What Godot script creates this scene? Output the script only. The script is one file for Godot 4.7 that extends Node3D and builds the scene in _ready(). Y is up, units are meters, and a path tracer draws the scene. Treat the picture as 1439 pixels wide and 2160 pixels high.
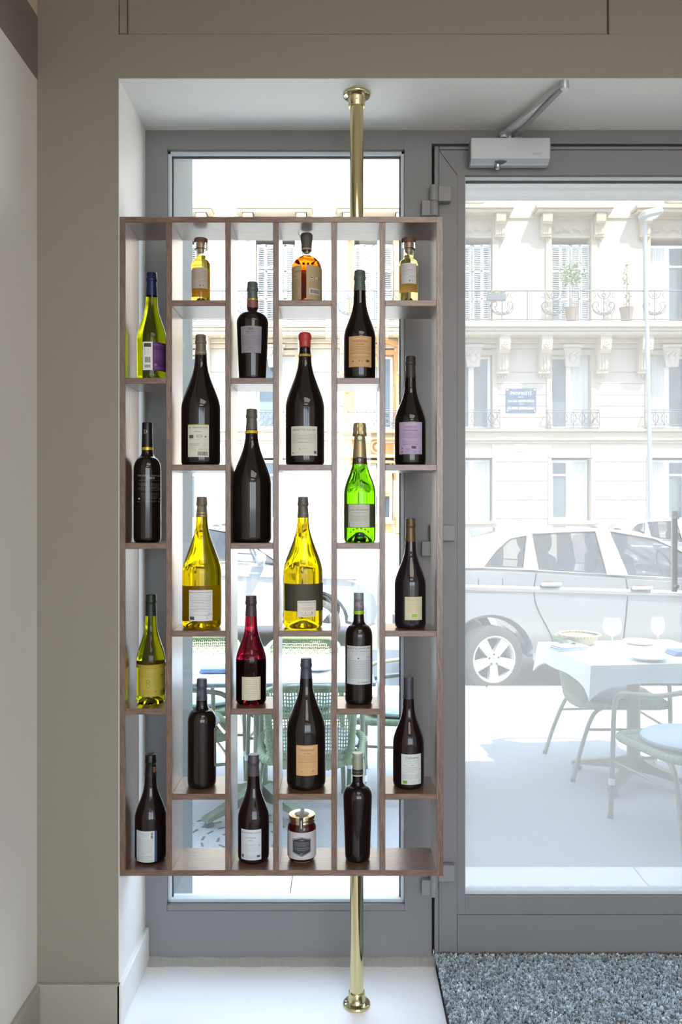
extends Node3D
# A wine rack in a shop window. y is up, metres; the camera stands at z = 0 and looks towards -z.

const F := 1680.0          # focal length in pixels of a 1439 x 2160 frame
const EYE := 1.39          # height of the eye above the shop floor
const ZW := 2.168          # distance of the inner wall face
const ZB := 2.46           # distance of the window and door frame
const ZS := 2.175          # distance of the front of the rack
const SD := 0.145          # depth of the rack
const ZFAC := 26.0         # distance of the houses across the street
const WALK := -0.16        # level of the pavement
const ROAD := -0.33        # level of the road

var M := {}                # materials
var taken := {}            # names given so far
var fonts := {}
var rng := RandomNumberGenerator.new()


class MB:                  # collects triangles of one mesh
	var v := PackedVector3Array()
	var n := PackedVector3Array()
	var uv := PackedVector2Array()

	func tri(a: Vector3, b: Vector3, c: Vector3, na: Vector3, nb: Vector3, nc: Vector3, ua := Vector2.ZERO, ub := Vector2.ZERO, uc := Vector2.ZERO) -> void:
		if (c - a).cross(b - a).dot(na + nb + nc) < 0.0:
			v.append(a); v.append(c); v.append(b)
			n.append(na); n.append(nc); n.append(nb)
			uv.append(ua); uv.append(uc); uv.append(ub)
		else:
			v.append(a); v.append(b); v.append(c)
			n.append(na); n.append(nb); n.append(nc)
			uv.append(ua); uv.append(ub); uv.append(uc)

	func flat(a: Vector3, b: Vector3, c: Vector3, out: Vector3) -> void:
		var g := (c - a).cross(b - a).normalized()
		if g.dot(out) < 0.0:
			g = -g
		tri(a, b, c, g, g, g)

	func quad(a: Vector3, b: Vector3, c: Vector3, d: Vector3, out: Vector3) -> MB:
		var g := (c - a).cross(b - a)
		if g.length() < 1e-12:
			g = (d - a).cross(c - a)
		g = g.normalized()
		if g.dot(out) < 0.0:
			g = -g
		tri(a, b, c, g, g, g, Vector2(0, 1), Vector2(1, 1), Vector2(1, 0))
		tri(a, c, d, g, g, g, Vector2(0, 1), Vector2(1, 0), Vector2(0, 0))
		return self

	func box(c: Vector3, s: Vector3, bev := 0.0, turn := Basis()) -> MB:
		var h := s * 0.5
		var b := minf(bev, minf(h.x, minf(h.y, h.z)) * 0.9)
		var i := h - Vector3(b, b, b)
		for ax in 3:
			var p := (ax + 1) % 3
			var q := (ax + 2) % 3
			for sg in [-1.0, 1.0]:
				var o := Vector3.ZERO
				o[ax] = sg
				var k: Array[Vector3] = []
				for e in [[-1, -1], [1, -1], [1, 1], [-1, 1]]:
					var w := Vector3.ZERO
					w[ax] = sg * h[ax]; w[p] = e[0] * i[p]; w[q] = e[1] * i[q]
					k.append(c + turn * w)
				quad(k[0], k[1], k[2], k[3], turn * o)
			if b > 0.0:
				for s1 in [-1.0, 1.0]:
					for s2 in [-1.0, 1.0]:
						var k2: Array[Vector3] = []
						for e2 in [[-1, 0], [1, 0], [1, 1], [-1, 1]]:
							var w2 := Vector3.ZERO
							w2[ax] = e2[0] * i[ax]
							w2[p] = s1 * (h[p] if e2[1] == 0 else i[p])
							w2[q] = s2 * (i[q] if e2[1] == 0 else h[q])
							k2.append(c + turn * w2)
						var o2 := Vector3.ZERO
						o2[p] = s1; o2[q] = s2
						quad(k2[0], k2[1], k2[2], k2[3], turn * o2)
		if b > 0.0:
			for sx in [-1.0, 1.0]:
				for sy in [-1.0, 1.0]:
					for sz in [-1.0, 1.0]:
						var g := Vector3(sx, sy, sz)
						flat(c + turn * (Vector3(h.x, i.y, i.z) * g), c + turn * (Vector3(i.x, h.y, i.z) * g), c + turn * (Vector3(i.x, i.y, h.z) * g), turn * g)
		return self

	func span(x0: float, x1: float, y0: float, y1: float, z0: float, z1: float, bev := 0.0) -> MB:   # a box from its limits
		return box(Vector3((x0 + x1) / 2, (y0 + y1) / 2, (z0 + z1) / 2), Vector3(absf(x1 - x0), absf(y1 - y0), absf(z1 - z0)), bev)

	func prism(poly: PackedVector2Array, d0: float, d1: float, xf := Transform3D()) -> MB:           # an outline in x and y, pushed along z
		var area := 0.0
		for k in poly.size():
			var e := poly[(k + 1) % poly.size()]
			area += poly[k].x * e.y - poly[k].y * e.x
		var t := Geometry2D.triangulate_polygon(poly)
		for k in range(0, t.size(), 3):
			for d in [[d0, -1.0], [d1, 1.0]]:
				var face: float = d[1] * signf(d1 - d0)
				flat(xf * Vector3(poly[t[k]].x, poly[t[k]].y, d[0]), xf * Vector3(poly[t[k + 1]].x, poly[t[k + 1]].y, d[0]), xf * Vector3(poly[t[k + 2]].x, poly[t[k + 2]].y, d[0]), xf.basis * Vector3(0, 0, face))
		for k in poly.size():
			var a := poly[k]
			var b := poly[(k + 1) % poly.size()]
			var o := Vector3(b.y - a.y, a.x - b.x, 0) * signf(area)
			quad(xf * Vector3(a.x, a.y, d0), xf * Vector3(b.x, b.y, d0), xf * Vector3(b.x, b.y, d1), xf * Vector3(a.x, a.y, d1), xf.basis * o)
		return self

	func lathe(prof: Array, segs := 40, at := Vector3.ZERO, a0 := 0.0, a1 := TAU) -> MB:             # (radius, height) upwards on the outside
		var m := prof.size()
		var sn: Array[Vector2] = []
		for k in m - 1:
			var d: Vector2 = prof[k + 1] - prof[k]
			sn.append(Vector2(d.y, -d.x).normalized())
		var len_: Array[float] = [0.0]
		for k in m - 1:
			len_.append(len_[k] + (prof[k + 1] - prof[k]).length())
		for k in m - 1:
			var n0 := sn[k]
			var n1 := sn[k]
			if k > 0 and sn[k].dot(sn[k - 1]) > 0.6:
				n0 = (sn[k] + sn[k - 1]).normalized()
			if k < m - 2 and sn[k].dot(sn[k + 1]) > 0.6:
				n1 = (sn[k] + sn[k + 1]).normalized()
			var p0: Vector2 = prof[k]
			var p1: Vector2 = prof[k + 1]
			var v0 := 1.0 - len_[k] / len_[m - 1]
			var v1 := 1.0 - len_[k + 1] / len_[m - 1]
			for s in segs:
				var u0 := float(s) / segs
				var u1 := float(s + 1) / segs
				var t0 := a0 + (a1 - a0) * u0
				var t1 := a0 + (a1 - a0) * u1
				var c0 := Vector3(sin(t0), 0, cos(t0))
				var c1 := Vector3(sin(t1), 0, cos(t1))
				var A := at + c0 * p0.x + Vector3(0, p0.y, 0)
				var B := at + c1 * p0.x + Vector3(0, p0.y, 0)
				var C := at + c1 * p1.x + Vector3(0, p1.y, 0)
				var D := at + c0 * p1.x + Vector3(0, p1.y, 0)
				var nA := c0 * n0.x + Vector3(0, n0.y, 0)
				var nB := c1 * n0.x + Vector3(0, n0.y, 0)
				var nC := c1 * n1.x + Vector3(0, n1.y, 0)
				var nD := c0 * n1.x + Vector3(0, n1.y, 0)
				if p0.x > 1e-6:
					tri(A, B, C, nA, nB, nC, Vector2(u0, v0), Vector2(u1, v0), Vector2(u1, v1))
				if p1.x > 1e-6:
					tri(A, C, D, nA, nC, nD, Vector2(u0, v0), Vector2(u1, v1), Vector2(u0, v1))
		return self

	func tube(pts: Array, r: float, segs := 8, closed := false, r1 := -1.0) -> MB:
		var m := pts.size()
		var rings: Array = []
		var up := Vector3.UP
		for k in m:
			var a: Vector3 = pts[(k - 1 + m) % m] if closed else pts[maxi(k - 1, 0)]
			var b: Vector3 = pts[(k + 1) % m] if closed else pts[mini(k + 1, m - 1)]
			var d := (b - a).normalized()
			if k == 0:
				up = Vector3.UP if absf(d.y) < 0.9 else Vector3.RIGHT
			up = (up - d * up.dot(d)).normalized()
			var side := d.cross(up)
			var rr := r if r1 < 0.0 else lerpf(r, r1, float(k) / (m - 1))
			var ring: Array = []
			for s in segs:
				var t := TAU * s / segs
				var o := up * cos(t) + side * sin(t)
				ring.append([pts[k] + o * rr, o])
			rings.append(ring)
		for k in (m if closed else m - 1):
			var p: Array = rings[k]
			var q: Array = rings[(k + 1) % m]
			for s in segs:
				var e := (s + 1) % segs
				tri(p[s][0], p[e][0], q[e][0], p[s][1], p[e][1], q[e][1])
				tri(p[s][0], q[e][0], q[s][0], p[s][1], q[e][1], q[s][1])
		if not closed:
			for cap in [0, m - 1]:
				var d2: Vector3 = (pts[0] - pts[1]) if cap == 0 else (pts[m - 1] - pts[m - 2])
				for s in range(1, segs - 1):
					flat(rings[cap][0][0], rings[cap][s][0], rings[cap][s + 1][0], d2)
		return self

	func ball(c: Vector3, r: Vector3, segs := 14, rings := 8) -> MB:
		for i in rings:
			for j in segs:
				var q: Array[Vector3] = []
				for e in [[i, j], [i, j + 1], [i + 1, j + 1], [i + 1, j]]:
					var t: float = PI * e[0] / rings
					var f: float = TAU * e[1] / segs
					q.append(Vector3(sin(t) * cos(f), cos(t), sin(t) * sin(f)))
				tri(c + q[0] * r, c + q[1] * r, c + q[2] * r, (q[0] / r).normalized(), (q[1] / r).normalized(), (q[2] / r).normalized())
				tri(c + q[0] * r, c + q[2] * r, c + q[3] * r, (q[0] / r).normalized(), (q[2] / r).normalized(), (q[3] / r).normalized())
		return self

	func mesh() -> ArrayMesh:
		var a := []
		a.resize(Mesh.ARRAY_MAX)
		a[Mesh.ARRAY_VERTEX] = v
		a[Mesh.ARRAY_NORMAL] = n
		a[Mesh.ARRAY_TEX_UV] = uv
		var m := ArrayMesh.new()
		m.add_surface_from_arrays(Mesh.PRIMITIVE_TRIANGLES, a)
		return m


func mb() -> MB:
	return MB.new()


func px(x: float, z: float) -> float:      # the x in metres of a column of the photograph at a distance z
	return (x - 719.5) * z / F


func py(y: float, z: float) -> float:      # the height of a row of the photograph at a distance z
	return EYE + (1080.0 - y) * z / F


func at(x: float, y: float, z: float) -> Vector3:
	return Vector3(px(x, z), py(y, z), -z)


func smooth(pts: Array, per := 6, closed := false) -> Array:
	var c := Curve3D.new()
	var m := pts.size()
	var out := []
	for k in (m if closed else m - 1):
		var p0: Vector3 = pts[(k - 1 + m) % m] if closed or k > 0 else pts[0]
		var p1: Vector3 = pts[k]
		var p2: Vector3 = pts[(k + 1) % m]
		var p3: Vector3 = pts[(k + 2) % m] if closed or k + 2 < m else pts[m - 1]
		for s in per:
			out.append(p1.cubic_interpolate(p2, p0, p3, float(s) / per))
	if not closed:
		out.append(pts[m - 1])
	return out


func numbered(called: String) -> String:
	if not taken.has(called):
		taken[called] = 0
		return called
	taken[called] += 1
	return "%s_%03d" % [called, taken[called]]


func obj(called: String, what, material: Material, parent: Node = self, where := Vector3.ZERO) -> MeshInstance3D:
	var o := MeshInstance3D.new()
	o.name = numbered(called) if parent == self else called
	o.mesh = what.mesh() if what is MB else what
	o.material_override = material
	o.position = where
	parent.add_child(o, true)
	return o


func tag(o: Node, label: String, category: String, group := "") -> Node:
	o.set_meta("label", label)
	o.set_meta("category", category)
	if group:
		o.set_meta("group", group)
	return o


func thing(called: String, label: String, category: String, where := Vector3.ZERO, turn := 0.0, group := "") -> Node3D:
	var o := Node3D.new()
	o.name = numbered(called)
	add_child(o)
	o.position = where
	o.rotation.y = turn
	tag(o, label, category, group)
	return o


func struct(called: String, label: String, category: String, what = null, material: Material = null) -> Node3D:
	var o: Node3D
	if what == null:
		o = Node3D.new()
		o.name = numbered(called)
		add_child(o)
	else:
		o = obj(called, what, material)
	tag(o, label, category)
	o.set_meta("kind", "structure")
	return o


func copy(root: Node3D, where: Vector3, turn: float, label: String, group := "") -> Node3D:
	var c: Node3D = root.duplicate()
	c.name = numbered(root.name)
	add_child(c)
	c.position = where
	c.rotation.y = turn
	c.set_meta("label", label)
	if group:
		c.set_meta("group", group)
	return c


func mat(called: String, color: Color, rough := 0.6, metal := 0.0, set_ := {}) -> StandardMaterial3D:
	var m := StandardMaterial3D.new()
	m.resource_name = called
	m.albedo_color = color
	m.roughness = rough
	m.metallic = metal
	for k in set_:
		m.set(k, set_[k])
	M[called] = m
	return m


func glass(called: String, color: Color, clear := 0.0, bend := 0.05, rough := 0.0) -> StandardMaterial3D:
	return mat(called, Color(color, clear), rough, 0.0, {"refraction_enabled": true, "refraction_scale": bend})


func pane(called: String, color: Color, alpha := 0.06) -> StandardMaterial3D:
	return mat(called, Color(color, alpha), 0.02, 0.0, {"transparency": BaseMaterial3D.TRANSPARENCY_ALPHA})


func noise_image(w: int, h: int, fx: float, fy: float, seed_: int, lo: Color, hi: Color, octaves := 4, sharp := 1.0) -> ImageTexture:
	var nz := FastNoiseLite.new()
	nz.seed = seed_
	nz.noise_type = FastNoiseLite.TYPE_SIMPLEX
	nz.frequency = 1.0
	nz.fractal_octaves = octaves
	var im := Image.create(w, h, false, Image.FORMAT_RGB8)
	for y in h:
		for x in w:                                    # wrapped round a torus, so that it repeats without a seam
			var a := TAU * x / w
			var b := TAU * y / h
			var t := nz.get_noise_3d(cos(a) * fx + 7.3 * cos(b) * fy, sin(a) * fx, sin(b) * fy * 7.3) * 0.5 + 0.5
			t = clampf((t - 0.5) * sharp * 1.6 + 0.5, 0.0, 1.0)
			im.set_pixel(x, y, lo.lerp(hi, t))
	return ImageTexture.create_from_image(im)


# ---------------------------------------------------------------- printing on labels

func font(serif: bool) -> RID:
	if not fonts.has(serif):
		var f := SystemFont.new()
		f.font_names = PackedStringArray(["Droid Serif" if serif else "Droid Sans"])
		fonts[serif] = f
	return fonts[serif].get_rids()[0]


func text_width(text: String, size: int, serif: bool, gap: float) -> float:
	var ts := TextServerManager.get_primary_interface()
	var w := 0.0
	for c in text:
		w += ts.font_get_glyph_advance(font(serif), size, ts.font_get_glyph_index(font(serif), size, c.unicode_at(0), 0)).x + gap
	return w - gap


func write(im: Image, text: String, cx: float, base: float, size: int, ink: Color, serif := true, gap := 0.0) -> void:   # centred on cx
	var ts := TextServerManager.get_primary_interface()
	var f := font(serif)
	var x := cx - text_width(text, size, serif, gap) / 2
	for c in text:
		var g := ts.font_get_glyph_index(f, size, c.unicode_at(0), 0)
		ts.font_render_glyph(f, Vector2i(size, 0), g)
		var r := ts.font_get_glyph_uv_rect(f, Vector2i(size, 0), g)
		var o := ts.font_get_glyph_offset(f, Vector2i(size, 0), g)
		var idx := ts.font_get_glyph_texture_idx(f, Vector2i(size, 0), g)
		if idx >= 0 and r.size.x > 0:
			var page := ts.font_get_texture_image(f, Vector2i(size, 0), idx)
			for j in int(r.size.y):
				for i in int(r.size.x):
					var a := page.get_pixel(int(r.position.x) + i, int(r.position.y) + j).a
					var X := int(x + o.x) + i
					var Y := int(base + o.y) + j
					if a > 0.02 and X >= 0 and Y >= 0 and X < im.get_width() and Y < im.get_height():
						var was := im.get_pixel(X, Y)
						im.set_pixel(X, Y, was.lerp(Color(ink, was.a), a * ink.a) if was.a > 0.0 else Color(ink, a))
		x += ts.font_get_glyph_advance(f, size, g).x + gap


func lines(im: Image, x0: int, x1: int, y: int, count: int, step: int, ink: Color, ragged := 0.0, thick := 2, centre := true) -> void:   # small print too fine to read
	for k in count:
		var cut := int(rng.randf() * ragged * (x1 - x0))
		if k == count - 1:
			cut = maxi(cut, int((x1 - x0) * (0.15 + 0.4 * rng.randf()) * minf(1.0, ragged * 6)))
		var x := x0 + (cut / 2 if centre else 0)
		var last := x1 - (cut / 2 if centre else cut)
		while x < last:
			var w := mini(3 + rng.randi() % 11, last - x)
			for j in thick:
				for i in w:
					if rng.randf() < 0.82:
						var c := im.get_pixel(x + i, y + k * step + j)
						im.set_pixel(x + i, y + k * step + j, c.lerp(Color(ink, 1), (0.35 + 0.5 * rng.randf()) * ink.a))
			x += w + 2


func bars(im: Image, x: int, y: int, w: int, h: int, paper: Color, ink: Color) -> void:          # a bar code
	im.fill_rect(Rect2i(x, y, w, h), paper)
	var k := x + 2
	while k < x + w - 3:
		var t := 1 + rng.randi() % 2
		im.fill_rect(Rect2i(k, y + 2, t, h - 4), ink)
		k += t + 1 + rng.randi() % 2


func leaf_mark(im: Image, x: int, y: int, w: int, h: int, ground: Color, ink: Color) -> void:     # the leaf of stars for organic farming
	im.fill_rect(Rect2i(x, y, w, h), ground)
	for k in 12:
		var t := TAU * k / 12
		var p := Vector2(x + w / 2.0 + cos(t) * w * 0.3, y + h / 2.0 + sin(t) * h * 0.3 - cos(t) * h * 0.08)
		im.fill_rect(Rect2i(int(p.x), int(p.y), 2, 2), ink)


func blot(im: Image, x: float, y: float, r: float, ink: Color, ring := 0.0) -> void:
	for j in range(int(y - r) - 1, int(y + r) + 2):
		for i in range(int(x - r) - 1, int(x + r) + 2):
			var d := Vector2(i - x, j - y).length()
			if d <= r and d >= ring and i >= 0 and j >= 0 and i < im.get_width() and j < im.get_height():
				im.set_pixel(i, j, ink)


func woman(im: Image, x: int, y: int, ink: Color) -> void:      # the small sign that warns expectant mothers
	blot(im, x + 2, y, 2, ink)
	im.fill_rect(Rect2i(x, y + 3, 4, 5), ink)
	im.fill_rect(Rect2i(x + 1, y + 8, 4, 5), ink)


func paper(w: int, h: int, c: Color) -> Image:
	var im := Image.create(w, h, false, Image.FORMAT_RGBA8)
	im.fill(c)
	return im


func printed(called: String, im: Image, rough := 0.65) -> StandardMaterial3D:
	return mat(called, Color.WHITE, rough, 0.0, {"albedo_texture": ImageTexture.create_from_image(im), "texture_repeat": false})


func _ready() -> void:
	rng.seed = 11
	# ------------------------------------------------ camera, sky, sun, lamps, exposure
	var cam := Camera3D.new()
	cam.name = "camera"
	cam.fov = rad_to_deg(2.0 * atan(1080.0 / F))
	cam.keep_aspect = Camera3D.KEEP_HEIGHT
	cam.near = 0.05
	cam.far = 200.0
	cam.position = Vector3(0, EYE, 0)
	add_child(cam)
	cam.current = true

	var sky := ProceduralSkyMaterial.new()
	sky.sky_top_color = Color(0.76, 0.855, 0.97)
	sky.sky_horizon_color = Color(0.93, 0.96, 0.99)
	sky.sky_curve = 0.2
	sky.ground_bottom_color = Color(0.55, 0.56, 0.58)
	sky.ground_horizon_color = Color(0.75, 0.78, 0.8)
	sky.sun_angle_max = 20.0
	var env := Environment.new()
	env.background_mode = Environment.BG_SKY
	env.sky = Sky.new()
	env.sky.sky_material = sky
	env.background_energy_multiplier = 7.8
	env.tonemap_mode = Environment.TONE_MAPPER_LINEAR
	env.tonemap_exposure = 1.0
	env.sdfgi_enabled = true
	env.ssao_enabled = true
	env.ssil_enabled = true
	var we := WorldEnvironment.new()
	we.name = "world"
	we.environment = env
	add_child(we)

	var sun := DirectionalLight3D.new()
	sun.name = "sun"
	sun.light_color = Color(1.0, 0.955, 0.87)
	sun.light_energy = 9.0
	sun.light_angular_distance = 0.6
	sun.shadow_enabled = true
	add_child(sun)
	sun.look_at_from_position(Vector3.ZERO, Vector3(-0.34, -0.84, -0.44), Vector3.RIGHT)

	for spot in [Vector3(0.55, 2.93, 0.1), Vector3(0.55, 2.93, 1.9)]:  # unseen panels overhead, placed to light the wall and rack from the room
		var lamp := AreaLight3D.new()
		lamp.name = "unseen_ceiling_panel_light"
		lamp.light_color = Color(1.0, 0.965, 0.92)
		lamp.light_energy = 1.3
		lamp.area_size = Vector2(1.5, 1.2)
		lamp.area_range = 12.0
		lamp.area_attenuation = 2.0
		lamp.light_size = 0.5
		lamp.shadow_enabled = true
		lamp.position = spot
		lamp.rotation.x = -PI / 2
		add_child(lamp, true)

	make_materials()
	build_room()
	build_frames()
	build_street()
	build_houses()
	build_cars()
	build_rack()
	build_poles()
	build_door_closer()
	build_bottles()
	build_terrace()


func make_materials() -> void:
	var plaster_bump := noise_image(256, 256, 9.0, 9.0, 3, Color(0.42, 0.42, 0.42), Color(0.58, 0.58, 0.58), 5)
	var rough_plaster := {"uv1_triplanar": true, "uv1_world_triplanar": true, "uv1_scale": Vector3(2.2, 2.2, 2.2), "heightmap_enabled": true, "heightmap_texture": plaster_bump, "heightmap_scale": 0.12}
	mat("taupe_paint", Color("8b867a"), 0.62, 0.0, rough_plaster)
	mat("reveal_paint", Color("e4e5e1"), 0.5, 0.0, rough_plaster)
	mat("pale_wall_paint", Color("dcdbd6"), 0.6, 0.0, rough_plaster)
	mat("band_paint", Color("7c736c"), 0.6)
	mat("cream_paint", Color("c9bda6"), 0.6)
	mat("ceiling_paint", Color("d8d6d0"), 0.8)
	mat("skirting_paint", Color("a19c93"), 0.45)
	mat("white_floor_paint", Color("f3f7fa"), 0.36, 0.0, {"uv1_triplanar": true, "uv1_world_triplanar": true, "uv1_scale": Vector3(1.1, 1.1, 1.1), "heightmap_enabled": true, "heightmap_texture": plaster_bump, "heightmap_scale": 0.08})
	mat("mortar", Color("9a9b98"), 0.9, 0.0, rough_plaster)
	mat("frame_paint", Color("7f8082"), 0.42)
	mat("frame_gap", Color("2c2c2b"), 0.8)
	mat("lit_bead_paint", Color("c9d2d8"), 0.35)  # paler than the frame: lit edges put into the bead colour
	mat("rubber", Color("3d4448"), 0.7)
	pane("window_glass", Color(0.9, 0.96, 0.97), 0.04)
	mat("light_veil_glass", Color(0.415, 0.41, 0.40, 0.29), 1.0, 0.0, {"transparency": BaseMaterial3D.TRANSPARENCY_ALPHA, "backlight_enabled": true, "backlight": Color(0.80, 0.785, 0.76)})  # washed-out light put into the glass as a pale translucent veil
	mat("hinge_paint", Color("898a8b"), 0.4)
	mat("brass", Color("d9cda0"), 0.1, 1.0)
	mat("dark_brass", Color("6f5a2a"), 0.3, 1.0)
	mat("closer_silver", Color("c2c5c8"), 0.36, 0.55)
	mat("steel", Color("b9bdc0"), 0.25, 1.0)
	# wood: grain upright and lying
	var lo := Color("523a2c")
	var hi := Color("846653")
	var fine := noise_image(256, 128, 22.0, 0.12, 5, lo, hi, 4, 1.5)
	var lying: Image = fine.get_image().duplicate()
	lying.rotate_90(CLOCKWISE)
	var wood := {"uv1_triplanar": true, "uv1_world_triplanar": true, "uv1_scale": Vector3(3.0, 3.0, 3.0), "metallic_specular": 0.6, "clearcoat_enabled": true, "clearcoat": 0.9, "clearcoat_roughness": 0.28}
	mat("wood_upright", Color.WHITE, 0.34, 0.0, wood.merged({"albedo_texture": fine}))
	mat("wood_lying", Color.WHITE, 0.34, 0.0, wood.merged({"albedo_texture": ImageTexture.create_from_image(lying)}))
	# outdoors
	var grit := noise_image(512, 512, 34.0, 34.0 / 7.3, 8, Color("8b8d90"), Color("b7b8b8"), 5, 1.6)
	mat("asphalt_walk", Color.WHITE, 0.9, 0.0, {"albedo_texture": grit, "uv1_triplanar": true, "uv1_world_triplanar": true, "uv1_scale": Vector3(1.3, 1.3, 1.3)})
	mat("asphalt_road", Color("c4c2be"), 0.9, 0.0, {"albedo_texture": grit, "uv1_triplanar": true, "uv1_world_triplanar": true, "uv1_scale": Vector3(0.7, 0.7, 0.7)})
	mat("kerb_stone", Color("cfccc5"), 0.85)
	mat("step_stone", Color("e4e0d8"), 0.8, 0.0, rough_plaster)
	mat("house_stone", Color("b5aea2"), 0.9)
	mat("house_trim", Color("b0a692"), 0.9)
	mat("tan_stone", Color("b98a58"), 0.85)
	mat("house_frame", Color("eef0f0"), 0.5)
	mat("shutter_paint", Color("d3d8dc"), 0.6)
	mat("house_glass", Color("56666e"), 0.06)
	mat("curtain", Color("dfe2e2"), 0.9)
	mat("iron", Color("47525f"), 0.5)
	mat("dark_iron", Color("55585c"), 0.6)
	mat("plaque_blue", Color("34506c"), 0.35)
	mat("lamp_grey", Color("98a3ad"), 0.4, 0.3)
	mat("shopfront_paint", Color("3e4c4e"), 0.55, 0.0, rough_plaster)
	mat("leaf", Color("5f7a48"), 0.6, 0.0, {"backlight_enabled": true, "backlight": Color(0.3, 0.4, 0.15)})
	mat("pot", Color("8c7a6c"), 0.8)
	mat("car_paint", Color("8e959b"), 0.3, 0.35, {"clearcoat_enabled": true, "clearcoat": 1.0, "clearcoat_roughness": 0.03})
	mat("car_dark", Color("1c1d1e"), 0.6)
	mat("car_seat", Color("1f2021"), 0.8)
	mat("tyre", Color("323334"), 0.85)
	mat("alloy", Color("cdd2d4"), 0.3, 0.6)
	pane("car_glass", Color(0.10, 0.12, 0.12), 0.2)
	mat("red_lens", Color("a8322a"), 0.15)
	mat("chair_tube", Color("78836f"), 0.35, 0.3)
	mat("cord", Color("7f9272"), 0.6)
	mat("cushion", Color("b9c7d1"), 0.85)
	mat("cloth", Color("f1f1ef"), 0.85, 0.0, {"backlight_enabled": true, "backlight": Color(0.25, 0.25, 0.25)})
	mat("table_edge", Color("7f8b92"), 0.4)
	mat("napkin", Color("8ea6c9"), 0.8)
	mat("porcelain", Color("f4f4f2"), 0.15)
	pane("thin_glass", Color(0.95, 0.98, 1.0), 0.1)
	mat("wicker", Color("8d8a78"), 0.8)
	mat("rubber_foot", Color("4d565b"), 0.8)


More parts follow.
